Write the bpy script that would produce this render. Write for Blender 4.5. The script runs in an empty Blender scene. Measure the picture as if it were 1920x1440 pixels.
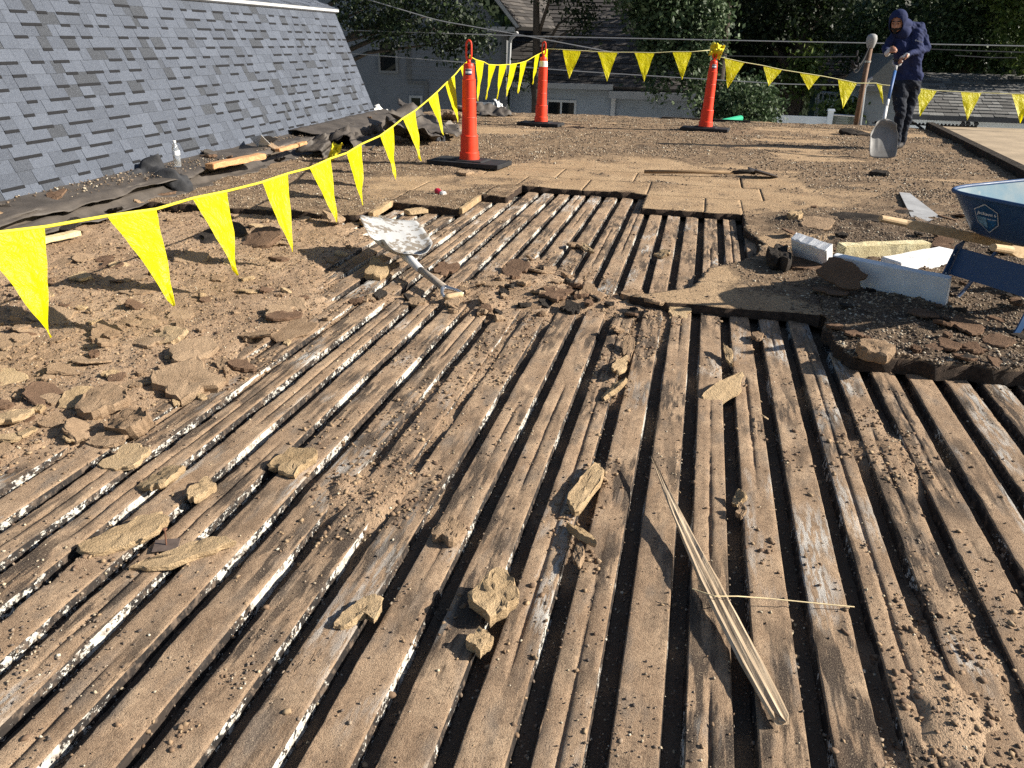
import bpy, bmesh, math, random
import numpy as np
from mathutils import Vector, Matrix, Quaternion
rad = math.radians
S = bpy.context.scene
COL = S.collection

# ---------------------------------------------------------------- camera, world, sun, exposure
CAM_H = 1.35; FOC = 1443.0; PITCH, YAW, ROLL = 24.1, 12.85, 1.1
def cam_axes():
    p, y, r = rad(PITCH), rad(YAW), rad(ROLL)
    fw = np.array([-math.sin(y)*math.cos(p), math.cos(y)*math.cos(p), -math.sin(p)])
    rt = np.array([math.cos(y), math.sin(y), 0.0]); up = np.cross(rt, fw)
    return rt*math.cos(r)+up*math.sin(r), up*math.cos(r)-rt*math.sin(r), fw
RT, UP, FW = cam_axes(); EYE = np.array([0.0, 0.0, CAM_H])
cd = bpy.data.cameras.new('camera'); cam = bpy.data.objects.new('camera', cd); COL.objects.link(cam)
cd.sensor_width = 36; cd.lens = FOC/1920*36; cd.clip_start = 0.05; cd.clip_end = 600
cam.matrix_world = Matrix(((RT[0], UP[0], -FW[0], 0), (RT[1], UP[1], -FW[1], 0), (RT[2], UP[2], -FW[2], CAM_H), (0, 0, 0, 1)))
S.camera = cam
SUN_TO = Vector((1.0, 0.14, 0.565)).normalized()          # direction towards the sun
w = bpy.data.worlds.new('World'); S.world = w; w.use_nodes = True
nt = w.node_tree; bg = nt.nodes['Background']; sky = nt.nodes.new('ShaderNodeTexSky')
sky.sky_type = 'NISHITA'; sky.sun_disc = False
sky.sun_elevation = math.asin(SUN_TO.z); sky.sun_rotation = math.atan2(SUN_TO.x, SUN_TO.y)
nt.links.new(sky.outputs[0], bg.inputs[0]); bg.inputs[1].default_value = 0.058
sd = bpy.data.lights.new('sun', 'SUN'); so = bpy.data.objects.new('sun', sd); COL.objects.link(so)
sd.energy = 5.0; sd.angle = rad(0.5); sd.color = (1.0, 0.93, 0.82)
so.rotation_euler = (-SUN_TO).to_track_quat('-Z', 'Y').to_euler()
S.view_settings.view_transform = 'Standard'; S.view_settings.look = 'None'
S.view_settings.exposure = 0.95; S.view_settings.gamma = 1.0; S.view_settings.use_curve_mapping = False
S.cycles.use_denoising = False; S.cycles.sample_clamp_indirect = 4.0; S.cycles.max_bounces = 6; S.cycles.transparent_max_bounces = 8

# ---------------------------------------------------------------- placing helpers (photo measurement -> place in the world)
def ray(x, y): return FW+RT*((x-960)/FOC)-UP*((y-720)/FOC)
def at(x, y, z=0.0):
    d = ray(x, y); return EYE+d*((z-CAM_H)/d[2])
def atd(x, y, Z): return EYE+ray(x, y)*Z
def atY(x, y, Y):
    d = ray(x, y); return EYE+d*(Y/d[1])
def proj(P):
    d = np.asarray(P, float)-EYE; z = d@FW
    return np.array([960+FOC*(d@RT)/z, 720-FOC*(d@UP)/z])

# ---------------------------------------------------------------- noise
def _h(ix, iy, s):
    n = (ix.astype(np.int64)*374761393+iy.astype(np.int64)*668265263+s*1442695041) & 0x7fffffff
    n = ((n ^ (n >> 13))*1274126177) & 0x7fffffff
    n = ((n ^ (n >> 16))*1103515245+12345) & 0x7fffffff
    return n/float(0x7fffffff)
def vn(x, y, s=0):
    x = np.asarray(x, float); y = np.asarray(y, float)
    ix = np.floor(x); iy = np.floor(y); fx = x-ix; fy = y-iy
    fx = fx*fx*(3-2*fx); fy = fy*fy*(3-2*fy)
    a = _h(ix, iy, s); b = _h(ix+1, iy, s); c = _h(ix, iy+1, s); d = _h(ix+1, iy+1, s)
    return (a*(1-fx)+b*fx)*(1-fy)+(c*(1-fx)+d*fx)*fy
def fbm(x, y, s=0, o=4, g=0.5):
    r = 0; a = 1; t = 0
    for k in range(o):
        r = r+a*vn(np.asarray(x)*2**k+17.3*k, np.asarray(y)*2**k-9.1*k, s+k); t += a; a *= g
    return r/t-0.5
def sstep(a, b, x):
    t = np.clip((x-a)/(b-a), 0, 1); return t*t*(3-2*t)
def inpoly(x, y, P):
    x = np.asarray(x); y = np.asarray(y); r = np.zeros(x.shape, bool); n = len(P)
    for i in range(n):
        x1, y1 = P[i]; x2, y2 = P[(i+1) % n]
        if y1 == y2: continue
        c = ((y1 > y) != (y2 > y)) & (x < (x2-x1)*(y-y1)/(y2-y1)+x1); r ^= c
    return r
def polydist(x, y, P, closed=True):
    x = np.asarray(x, float); y = np.asarray(y, float); best = np.full(x.shape, 1e9); bx = x.copy(); by = y.copy(); n = len(P)
    for i in range(n if closed else n-1):
        x1, y1 = P[i]; x2, y2 = P[(i+1) % n]; dx, dy = x2-x1, y2-y1
        t = np.clip(((x-x1)*dx+(y-y1)*dy)/(dx*dx+dy*dy+1e-12), 0, 1)
        px = x1+t*dx; py = y1+t*dy; d = np.hypot(x-px, y-py); k = d < best
        best = np.where(k, d, best); bx = np.where(k, px, bx); by = np.where(k, py, by)
    return best, bx, by

# ---------------------------------------------------------------- mesh helpers
def mesh_np(name, V, F, mats, midx=None, smooth=False):
    V = np.ascontiguousarray(V, np.float32); F = np.ascontiguousarray(F, np.int32)
    me = bpy.data.meshes.new(name); k = F.shape[1]
    me.vertices.add(len(V)); me.vertices.foreach_set('co', V.ravel())
    me.loops.add(F.size); me.loops.foreach_set('vertex_index', F.ravel())
    me.polygons.add(len(F)); me.polygons.foreach_set('loop_start', np.arange(0, F.size, k, dtype=np.int32))
    if midx is not None: me.polygons.foreach_set('material_index', np.ascontiguousarray(midx, np.int32))
    if smooth: me.polygons.foreach_set('use_smooth', np.ones(len(F), bool))
    for m in (mats if isinstance(mats, (list, tuple)) else [mats]): me.materials.append(m)
    me.update(calc_edges=True); return me
def attr(me, name, vals):
    a = me.attributes.new(name, 'FLOAT', 'POINT'); a.data.foreach_set('value', np.ascontiguousarray(vals, np.float32))
class MB:                                                          # collects plain shapes, links them as ONE object
    def __init__(s): s.v = []; s.f = []; s.m = []
    def add(s, V, F, mi=0):
        o = len(s.v); s.v += [tuple(p) for p in V]; s.f += [tuple(i+o for i in f) for f in F]; s.m += [mi]*len(F); return s
    def box(s, c, d, R=None, mi=0, taper=1.0):
        c = Vector(c); V = []
        for z in (-1, 1):
            k = taper if z > 0 else 1.0
            for x, y in ((-1, -1), (1, -1), (1, 1), (-1, 1)):
                p = Vector((x*d[0]/2*k, y*d[1]/2*k, z*d[2]/2)); V.append(c+(R @ p if R else p))
        return s.add(V, [(3, 2, 1, 0), (4, 5, 6, 7), (0, 1, 5, 4), (1, 2, 6, 5), (2, 3, 7, 6), (3, 0, 4, 7)], mi)
    def hexa(s, P, mi=0):                                          # 8 corners: bottom ring, top ring
        return s.add(P, [(3, 2, 1, 0), (4, 5, 6, 7), (0, 1, 5, 4), (1, 2, 6, 5), (2, 3, 7, 6), (3, 0, 4, 7)], mi)
    def tube(s, pts, r, n=8, mi=0, cap=True):
        pts = [Vector(p) for p in pts]; rs = r if isinstance(r, (list, tuple)) else [r]*len(pts)
        V = []; F = []; N = None
        for i, p in enumerate(pts):
            t = (pts[min(i+1, len(pts)-1)]-pts[max(i-1, 0)]).normalized()
            if N is None: N = t.orthogonal().normalized()
            N = (N-t*N.dot(t)).normalized(); B = t.cross(N)
            for k in range(n):
                a = 2*math.pi*k/n; V.append(p+(N*math.cos(a)+B*math.sin(a))*rs[i])
        for i in range(len(pts)-1):
            for k in range(n):
                F.append((i*n+k, i*n+(k+1) % n, (i+1)*n+(k+1) % n, (i+1)*n+k))
        if cap: F.append(tuple(range(n-1, -1, -1))); F.append(tuple((len(pts)-1)*n+k for k in range(n)))
        return s.add(V, F, mi)
    def lathe(s, prof, c=(0, 0, 0), n=24, mi=0, mis=None):
        c = Vector(c)
        for j in range(len(prof)-1):
            (r0, z0), (r1, z1) = prof[j], prof[j+1]; V = []; F = []
            for k in range(n):
                a = 2*math.pi*k/n; V.append(c+Vector((r0*math.cos(a), r0*math.sin(a), z0))); V.append(c+Vector((r1*math.cos(a), r1*math.sin(a), z1)))
            for k in range(n):
                q = (k+1) % n; F.append((2*k, 2*q, 2*q+1, 2*k+1))
            s.add(V, F, mis[j] if mis else mi)
        return s
    def build(s, name, mats, parent=None, smooth=False, loc=None):
        me = bpy.data.meshes.new(name); v = s.v
        if loc is not None: v = [(p[0]-loc[0], p[1]-loc[1], p[2]-loc[2]) for p in v]
        me.from_pydata(v, [], s.f)
        for m in (mats if isinstance(mats, (list, tuple)) else [mats]): me.materials.append(m)
        me.polygons.foreach_set('material_index', s.m)
        if smooth: me.polygons.foreach_set('use_smooth', [True]*len(me.polygons))
        me.update(); o = bpy.data.objects.new(name, me); COL.objects.link(o)
        if parent: o.parent = parent; o.matrix_parent_inverse = Matrix.Identity(4)
        if loc is not None: o.location = loc
        return o
def link(name, me, parent=None, loc=None):
    o = bpy.data.objects.new(name, me); COL.objects.link(o)
    if parent: o.parent = parent
    if loc is not None: o.location = loc
    return o
def tag(o, label, cat, group=None, kind=None):
    o['label'] = label; o['category'] = cat
    if group: o['group'] = group
    if kind: o['kind'] = kind
    return o
def thing(name, label, cat, group=None, loc=(0, 0, 0)):
    o = bpy.data.objects.new(name, None); COL.objects.link(o); o.location = loc; o.empty_display_size = 0.1
    return tag(o, label, cat, group)
def merge_smooth(o, dist=1e-5):
    bm = bmesh.new(); bm.from_mesh(o.data); bmesh.ops.remove_doubles(bm, verts=bm.verts, dist=dist); bm.normal_update(); bm.to_mesh(o.data); bm.free()
def bevel(o, w, seg=2):
    bm = bmesh.new(); bm.from_mesh(o.data); bmesh.ops.remove_doubles(bm, verts=bm.verts, dist=1e-6)
    bmesh.ops.bevel(bm, geom=bm.edges[:], offset=w, segments=seg, profile=0.5, affect='EDGES', clamp_overlap=True); bm.to_mesh(o.data); bm.free()
def fixn(o):
    bm = bmesh.new(); bm.from_mesh(o.data); bmesh.ops.recalc_face_normals(bm, faces=bm.faces[:]); bm.to_mesh(o.data); bm.free()

# ---------------------------------------------------------------- materials
class T:
    def __init__(s, name, rough=0.9, spec=0.3):
        s.m = bpy.data.materials.new(name); s.m.use_nodes = True; s.nt = s.m.node_tree; s.b = s.nt.nodes['Principled BSDF']
        s.b.inputs['Roughness'].default_value = rough; s.b.inputs['Specular IOR Level'].default_value = spec
    def n(s, typ, props=None, out=0, **inp):
        n = s.nt.nodes.new('ShaderNode'+typ)
        for k, v in (props or {}).items(): setattr(n, k, v)
        for k, v in inp.items():
            key = int(k[1:]) if k[0] == 'i' and k[1:].isdigit() else k
            s.put(n.inputs[key], v)
        return n.outputs[out]
    def put(s, sock, v):
        if isinstance(v, bpy.types.NodeSocket): s.nt.links.new(v, sock)
        else: sock.default_value = (*v, 1) if isinstance(v, tuple) and len(v) == 3 and sock.type == 'RGBA' else v
    def pos(s, scale=(1, 1, 1), kind='pos'):
        if kind == 'pos': v = s.n('NewGeometry')
        else: v = s.n('TexCoord', out=3)
        return s.n('Mapping', Vector=v, Scale=scale)
    def noise(s, vec, scale=5, detail=4, rough=0.55, col=False, dist=0.0):
        return s.n('TexNoise', out=1 if col else 0, Vector=vec, Scale=scale, Detail=detail, Roughness=rough, Distortion=dist)
    def ramp(s, fac, stops, interp='LINEAR'):
        n = s.nt.nodes.new('ShaderNodeValToRGB'); n.color_ramp.interpolation = interp; e = n.color_ramp.elements
        while len(e) < len(stops): e.new(0.5)
        for i, (p, c) in enumerate(stops):
            e[i].position = p; e[i].color = (c, c, c, 1) if not isinstance(c, tuple) else (*c, 1)
        s.put(n.inputs[0], fac); return n.outputs[0]
    def mix(s, f, a, b, mode='MIX'):
        n = s.nt.nodes.new('ShaderNodeMix'); n.data_type = 'RGBA'; n.blend_type = mode
        s.put(n.inputs[0], f); s.put(n.inputs[6], a); s.put(n.inputs[7], b); return n.outputs[2]
    def math(s, op, a, b=0.5, c=None):
        n = s.nt.nodes.new('ShaderNodeMath'); n.operation = op; s.put(n.inputs[0], a); s.put(n.inputs[1], b)
        if c is not None: s.put(n.inputs[2], c)
        return n.outputs[0]
    def bump(s, h, strength=0.5, dist=0.01, prev=None):
        n = s.nt.nodes.new('ShaderNodeBump'); n.inputs['Strength'].default_value = strength; n.inputs['Distance'].default_value = dist
        s.put(n.inputs['Height'], h)
        if prev is not None: s.put(n.inputs['Normal'], prev)
        return n.outputs[0]
    def done(s, col=None, normal=None, rough=None, **kw):
        if col is not None: s.put(s.b.inputs['Base Color'], col)
        if normal is not None: s.put(s.b.inputs['Normal'], normal)
        if rough is not None: s.put(s.b.inputs['Roughness'], rough)
        for k, v in kw.items(): s.put(s.b.inputs[k.replace('_', ' ')], v)
        return s.m
def simple(name, col, rough=0.7, var=0.25, scale=20, bump=0.15, bdist=0.003, spec=0.3, metal=0.0, kind='obj'):
    t = T(name, rough, spec); v = t.pos(kind=kind)
    n = t.noise(v, scale, 5); n2 = t.noise(v, scale*8, 3)
    dk = tuple(c*(1-var) for c in col); lt = tuple(min(1, c*(1+var*0.7)) for c in col)
    c = t.ramp(n, [(0.3, dk), (0.7, lt)])
    return t.done(c, t.bump(n2, bump, bdist), Metallic=metal)
MT = {}
def m_dirt():
    t = T('dirt', 0.95, 0.1); v = t.pos()
    a = t.noise(v, 2.2, 5); b = t.noise(v, 45, 5, 0.7); c = t.noise(v, 160, 3, 0.7)
    base = t.ramp(a, [(0.3, (0.24, 0.16, 0.10)), (0.5, (0.35, 0.24, 0.155)), (0.7, (0.46, 0.33, 0.22))])
    base = t.mix(t.ramp(b, [(0.35, 0.0), (0.75, 0.6)]), base, (0.42, 0.30, 0.195))
    hp = t.n('Attribute', {'attribute_name': 'heap'}, out=2); base = t.mix(hp, t.mix(0.75, base, (0.07, 0.055, 0.045)), base)  # groove grit darkened in the colour, deepening the shade between the ribs
    base = t.mix(t.ramp(c, [(0.28, 0.75), (0.45, 0.0)]), base, (0.09, 0.06, 0.04))
    sp = t.n('TexVoronoi', Vector=v, Scale=120.0); spk = t.ramp(sp, [(0.10, 0.8), (0.2, 0.0)])
    sel = t.ramp(t.noise(v, 60, 2), [(0.55, 0.0), (0.62, 1.0)])
    base = t.mix(t.math('MULTIPLY', spk, sel), base, (0.50, 0.42, 0.28))
    h = t.math('ADD', t.math('MULTIPLY', b, 1.0), t.math('MULTIPLY', c, 0.5))
    return t.done(base, t.bump(h, 1.0, 0.014))
def m_rib():
    t = T('rib_residue', 0.92, 0.15); v = t.pos(); oi = t.n('ObjectInfo', out=5)
    off = t.n('VectorMath', {'operation': 'ADD'}, i0=v, i1=t.n('CombineXYZ', X=0.0, Y=t.math('MULTIPLY', oi, 40.0), Z=0.0))
    st = t.n('Mapping', Vector=off, Scale=(16.0, 5.0, 8.0)); st2 = t.n('Mapping', Vector=off, Scale=(70.0, 9.0, 30.0)); lo = t.n('Mapping', Vector=off, Scale=(2.5, 1.5, 1.0))
    a = t.noise(off, 6, 5); b = t.noise(v, 60, 5, 0.75); c = t.noise(v, 300, 3, 0.8)
    base = t.ramp(a, [(0.28, (0.25, 0.168, 0.108)), (0.48, (0.385, 0.265, 0.172)), (0.7, (0.51, 0.365, 0.24))])
    base = t.mix(t.ramp(b, [(0.3, 0.75), (0.52, 0.0)]), base, (0.15, 0.10, 0.067))
    grey = t.ramp(t.noise(st, 1.0, 4), [(0.53, 0.0), (0.70, 0.75)])
    base = t.mix(grey, base, (0.20, 0.165, 0.135))
    tar = t.math('MULTIPLY', t.ramp(t.noise(lo, 1.0, 3), [(0.46, 0.0), (0.57, 1.0)]), t.ramp(t.noise(st2, 0.5, 5), [(0.45, 0.0), (0.53, 0.9)]))
    base = t.mix(tar, base, (0.05, 0.04, 0.035))
    lo2 = t.n('Mapping', Vector=off, Scale=(3.5, 1.1, 1.0), Location=(7.3, 3.1, 0))
    wh = t.math('MULTIPLY', t.ramp(t.noise(lo2, 1.0, 3), [(0.57, 0.0), (0.66, 1.0)]), t.ramp(t.noise(st2, 1.0, 5, 0.7), [(0.46, 0.0), (0.55, 0.85)]))
    base = t.mix(wh, base, (0.62, 0.60, 0.56))
    base = t.mix(t.ramp(c, [(0.33, 0.8), (0.46, 0.0)]), base, (0.075, 0.052, 0.038))
    base = t.mix(t.ramp(c, [(0.56, 0.0), (0.68, 0.65)]), base, (0.56, 0.44, 0.30))
    ck = t.n('Mapping', Vector=off, Scale=(55.0, 5.0, 20.0)); crk = t.math('ABSOLUTE', t.math('SUBTRACT', t.noise(ck, 0.6, 3, 0.6), 0.5)); cr = t.ramp(crk, [(0.0, 1.0), (0.010, 0.0)])
    cr = t.math('MULTIPLY', cr, t.ramp(t.noise(lo, 2.3, 2), [(0.6, 0.0), (0.68, 0.8)])); base = t.mix(cr, base, (0.03, 0.024, 0.02))
    h = t.math('SUBTRACT', t.math('ADD', b, t.math('MULTIPLY', c, 0.9)), t.math('MULTIPLY', cr, 0.6))
    return t.done(base, t.bump(h, 1.0, 0.0065))
def m_flank():
    t = T('rib_flank', 0.7, 0.3); v = t.pos(); oi = t.n('ObjectInfo', out=5)
    off = t.n('VectorMath', {'operation': 'ADD'}, i0=v, i1=t.n('CombineXYZ', X=0.0, Y=t.math('MULTIPLY', oi, 60.0), Z=0.0))
    px = t.n('SeparateXYZ', i0=v, out=0); lo = t.n('Mapping', Vector=off, Scale=(0.0, 2.2, 0.0)); hi = t.n('Mapping', Vector=off, Scale=(70.0, 42.0, 60.0))
    f = t.math('ADD', t.math('MULTIPLY', t.noise(lo, 1.0, 2), 1.15), t.math('MULTIPLY', t.noise(hi, 1.0, 5, 0.75), 0.95))
    f = t.math('SUBTRACT', f, t.math('MULTIPLY', px, 0.05))
    wht = t.ramp(t.math('MULTIPLY', f, 0.5), [(0.578, 0.0), (0.59, 1.0)])
    dust = t.ramp(t.noise(t.n('Mapping', Vector=off, Scale=(1, 3.5, 20)), 1.0, 4), [(0.5, 0.0), (0.8, 0.6)])
    blk = t.mix(dust, (0.016, 0.0135, 0.0125), (0.075, 0.054, 0.04))
    wcol = t.ramp(t.noise(v, 60, 4), [(0.3, (0.34, 0.32, 0.28)), (0.6, (0.62, 0.60, 0.54))])
    col = t.mix(wht, blk, wcol); col = t.mix(t.ramp(t.noise(v, 35, 5, 0.7), [(0.5, 0.0), (0.66, 0.85)]), col, (0.15, 0.11, 0.08))
    return t.done(col, t.bump(t.math('ADD', t.noise(v, 90, 4), wht), 0.5, 0.003))
def m_board():
    t = T('insulation_board', 0.95, 0.1); v = t.pos(); d = t.n('Attribute', {'attribute_name': 'dirt'}, out=2)
    a = t.noise(v, 3.0, 5); b = t.noise(v, 40, 5, 0.7); c = t.noise(v, 130, 3, 0.7); e = t.noise(v, 9, 5, 0.65)
    tan = t.ramp(a, [(0.3, (0.36, 0.245, 0.145)), (0.7, (0.47, 0.335, 0.205))])
    brn = t.ramp(e, [(0.3, (0.13, 0.09, 0.06)), (0.5, (0.235, 0.165, 0.105)), (0.7, (0.35, 0.25, 0.16))])
    e2 = t.noise(v, 34, 4, 0.7); m = t.ramp(t.math('ADD', t.math('ADD', d, t.math('MULTIPLY', t.math('SUBTRACT', e, 0.5), 1.5)), t.math('MULTIPLY', t.math('SUBTRACT', e2, 0.5), 0.9)), [(0.3, 0.0), (0.62, 1.0)])
    smg = t.ramp(t.noise(v, 5.5, 5, 0.7), [(0.60, 0.0), (0.68, 0.5)]); col = t.mix(m, t.mix(smg, tan, (0.15, 0.115, 0.085)), brn)
    col = t.mix(t.ramp(b, [(0.3, 0.7), (0.5, 0.0)]), col, (0.10, 0.07, 0.05))
    col = t.mix(t.ramp(c, [(0.62, 0.0), (0.75, 0.5)]), col, (0.5, 0.41, 0.29))
    tr_ = t.n('Attribute', {'attribute_name': 'tar'}, out=2); col = t.mix(t.math('MULTIPLY', t.math('MULTIPLY', tr_, m), t.ramp(e2, [(0.3, 0.85), (0.75, 0.25)])), col, (0.05, 0.04, 0.034))
    drk = t.ramp(t.noise(v, 1.7, 4), [(0.58, 0.0), (0.7, 0.55)])
    col = t.mix(t.math('MULTIPLY', drk, m), col, (0.06, 0.048, 0.04))
    h = t.math('ADD', t.math('MULTIPLY', b, 0.8), t.math('MULTIPLY', c, 0.5))
    return t.done(col, t.bump(h, 0.9, 0.018))
def m_edge():
    return simple('board_edge', (0.062, 0.042, 0.03), 0.95, 0.5, 40, 0.9, 0.012, kind='pos')
def m_chunk(name, cols, spk=0.5):
    t = T(name, 0.95, 0.08); v = t.pos(kind='obj'); oi = t.n('ObjectInfo', out=5)
    a = t.noise(v, 9, 5); b = t.noise(v, 70, 5, 0.75); c = t.noise(v, 220, 3, 0.7)
    col = t.ramp(a, [(0.3, cols[0]), (0.7, cols[1])])
    col = t.mix(t.math('MULTIPLY', oi, 0.55), col, cols[2])
    col = t.mix(t.ramp(c, [(0.3, spk), (0.46, 0.0)]), col, cols[0])
    return t.done(col, t.bump(t.math('ADD', b, t.math('MULTIPLY', c, 0.6)), 1.0, 0.012))
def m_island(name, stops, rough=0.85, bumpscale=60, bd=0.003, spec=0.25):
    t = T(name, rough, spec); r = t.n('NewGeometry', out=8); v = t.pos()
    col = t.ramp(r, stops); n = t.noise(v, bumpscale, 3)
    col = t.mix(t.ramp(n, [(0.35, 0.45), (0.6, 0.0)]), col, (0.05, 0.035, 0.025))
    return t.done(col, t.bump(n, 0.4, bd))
def m_shingle(name, island):
    t = T(name, 0.95, 0.15); v = t.pos()
    r = t.n('NewGeometry', out=8) if island else t.n('ObjectInfo', out=5)
    col = t.ramp(r, [(0.0, (0.046, 0.05, 0.058)), (0.09, (0.05, 0.054, 0.062)), (0.15, (0.075, 0.086, 0.110)), (0.6, (0.092, 0.106, 0.136)), (1.0, (0.11, 0.126, 0.16))])
    g = t.noise(v, 330, 2, 0.7); g2 = t.noise(v, 30, 4)
    col = t.mix(t.ramp(g, [(0.38, 0.6), (0.5, 0.0)]), col, (0.028, 0.032, 0.042))
    col = t.mix(t.ramp(g, [(0.54, 0.0), (0.66, 0.55)]), col, (0.28, 0.31, 0.36))
    col = t.mix(t.ramp(g2, [(0.55, 0.0), (0.75, 0.3)]), col, (0.06, 0.064, 0.074))
    return t.done(col, t.bump(g, 0.8, 0.006))
def m_wood(name, c1, c2, sc=(60, 4, 60), rough=0.75, dirt=0.3):
    t = T(name, rough, 0.2); v = t.pos(sc, 'obj'); v0 = t.pos(kind='obj')
    a = t.noise(v, 1.0, 5, 0.65, dist=0.5); b = t.noise(v0, 12, 4)
    col = t.ramp(a, [(0.3, c1), (0.65, c2)])
    col = t.mix(t.ramp(b, [(0.5, 0.0), (0.75, dirt)]), col, (0.12, 0.085, 0.06))
    return t.done(col, t.bump(a, 0.6, 0.003))
def m_paint(name, col, rough=0.4, dust=0.35, dcol=(0.42, 0.36, 0.29), spec=0.5, sc=6):
    t = T(name, rough, spec); v = t.pos(kind='obj')
    n = t.noise(v, sc, 6, 0.65); s = t.noise(v, sc*9, 4, 0.7)
    c = t.mix(t.ramp(n, [(0.42, 0.0), (0.75, dust)]), col, dcol)
    c = t.mix(t.ramp(s, [(0.62, 0.0), (0.72, dust*0.9)]), c, dcol)
    return t.done(c, t.bump(s, 0.12, 0.002), t.ramp(n, [(0.3, rough), (0.8, min(1, rough+0.35))]))
def m_leaf(name, c1, c2, c3):
    t = T(name, 0.55, 0.35); r = t.n('NewGeometry', out=8)
    col = t.ramp(r, [(0.0, c1), (0.6, c2), (1.0, c3)])
    tr = t.nt.nodes.new('ShaderNodeBsdfTranslucent'); t.put(tr.inputs[0], col)
    ms = t.nt.nodes.new('ShaderNodeMixShader'); ms.inputs[0].default_value = 0.22
    t.done(col); t.nt.links.new(t.b.outputs[0], ms.inputs[1]); t.nt.links.new(tr.outputs[0], ms.inputs[2])
    t.nt.links.new(ms.outputs[0], t.nt.nodes['Material Output'].inputs[0]); return t.m
def m_flag():
    t = T('pennant_plastic', 0.42, 0.4); v = t.pos(kind='pos')
    n = t.noise(v, 14, 4, 0.6, dist=0.6)
    col = t.ramp(n, [(0.3, (0.80, 0.70, 0.0)), (0.7, (0.90, 0.83, 0.003))])
    n2 = t.noise(v, 9, 4, 0.6, dist=1.2); n2 = t.math('ABSOLUTE', t.math('SUBTRACT', n2, 0.5)); nm = t.bump(t.math('ADD', n, t.math('MULTIPLY', n2, 2.0)), 0.5, 0.025)
    tr = t.nt.nodes.new('ShaderNodeBsdfTranslucent'); t.put(tr.inputs[0], (0.9, 0.80, 0.0)); t.put(tr.inputs['Normal'], nm)
    ms = t.nt.nodes.new('ShaderNodeMixShader'); ms.inputs[0].default_value = 0.5
    t.done(col, nm); t.nt.links.new(t.b.outputs[0], ms.inputs[1]); t.nt.links.new(tr.outputs[0], ms.inputs[2])
    t.nt.links.new(ms.outputs[0], t.nt.nodes['Material Output'].inputs[0]); return t.m
D_DIRT = m_dirt(); D_RIB = m_rib(); D_FLANK = m_flank(); D_BOARD = m_board(); D_EDGE = m_edge()
D_TAN = m_chunk('fibreboard', ((0.34, 0.235, 0.13), (0.55, 0.40, 0.235), (0.63, 0.47, 0.29)), 0.35)
D_BRN = m_chunk('dirty_fibreboard', ((0.24, 0.16, 0.10), (0.40, 0.28, 0.18), (0.48, 0.35, 0.23)))
D_RED = m_chunk('rust_brown_felt', ((0.11, 0.068, 0.045), (0.23, 0.145, 0.095), (0.21, 0.14, 0.095)))
D_FELT = m_chunk('black_felt', ((0.025, 0.022, 0.02), (0.075, 0.062, 0.052), (0.05, 0.045, 0.04)), 0.3)
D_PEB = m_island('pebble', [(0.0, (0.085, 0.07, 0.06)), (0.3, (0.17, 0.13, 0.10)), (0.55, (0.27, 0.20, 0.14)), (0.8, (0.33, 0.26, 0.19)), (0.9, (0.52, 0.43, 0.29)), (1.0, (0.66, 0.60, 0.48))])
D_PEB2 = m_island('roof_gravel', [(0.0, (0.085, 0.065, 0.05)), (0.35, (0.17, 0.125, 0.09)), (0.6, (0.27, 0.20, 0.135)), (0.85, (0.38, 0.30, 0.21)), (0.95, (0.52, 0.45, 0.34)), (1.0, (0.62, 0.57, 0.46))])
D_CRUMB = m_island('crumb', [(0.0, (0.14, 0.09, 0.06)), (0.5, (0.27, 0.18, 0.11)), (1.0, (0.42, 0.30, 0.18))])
D_FLAG = m_flag()
D_ORANGE = m_paint('orange_plastic', (0.76, 0.043, 0.010), 0.42, 0.22, (0.40, 0.11, 0.06), 0.4, 7)
D_RUBBER = simple('black_rubber', (0.022, 0.022, 0.024), 0.75, 0.4, 9, 0.3, 0.004)
D_WHITE = simple('white_plastic', (0.78, 0.77, 0.74), 0.5, 0.1, 20)
D_ALU = m_paint('aluminium', (0.62, 0.62, 0.61), 0.42, 0.5, (0.36, 0.33, 0.29), 0.5, 8)
D_STEEL = simple('steel', (0.55, 0.55, 0.56), 0.35, 0.2, 30, metal=0.9)
D_BLUE = m_paint('blue_paint', (0.012, 0.055, 0.15), 0.42, 0.14, (0.10, 0.13, 0.18))
D_BLUEIN = m_paint('dusty_blue_tray', (0.11, 0.20, 0.26), 0.7, 0.85, (0.38, 0.38, 0.35), 0.3, 3.5)
D_HANDLE = m_wood('ash_handle', (0.40, 0.27, 0.15), (0.58, 0.43, 0.26), (6, 60, 60))
D_LATH = m_wood('splintered_wood', (0.30, 0.20, 0.115), (0.66, 0.50, 0.31), (90, 2.5, 90), 0.7, 0.15)
D_FOAM = simple('white_foam', (0.82, 0.82, 0.82), 0.9, 0.12, 30, 0.6, 0.004)
D_FOAMY = m_chunk('yellowed_foam', ((0.50, 0.38, 0.16), (0.80, 0.70, 0.42), (0.85, 0.78, 0.55)), 0.7)
D_MEMB = simple('black_membrane', (0.078, 0.066, 0.056), 0.62, 0.35, 7, 0.35, 0.01, spec=0.4, kind='pos')
D_CLOTH = simple('black_cloth', (0.035, 0.036, 0.04), 0.8, 0.4, 12, 0.4, 0.006)
D_GLASS = None
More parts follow.
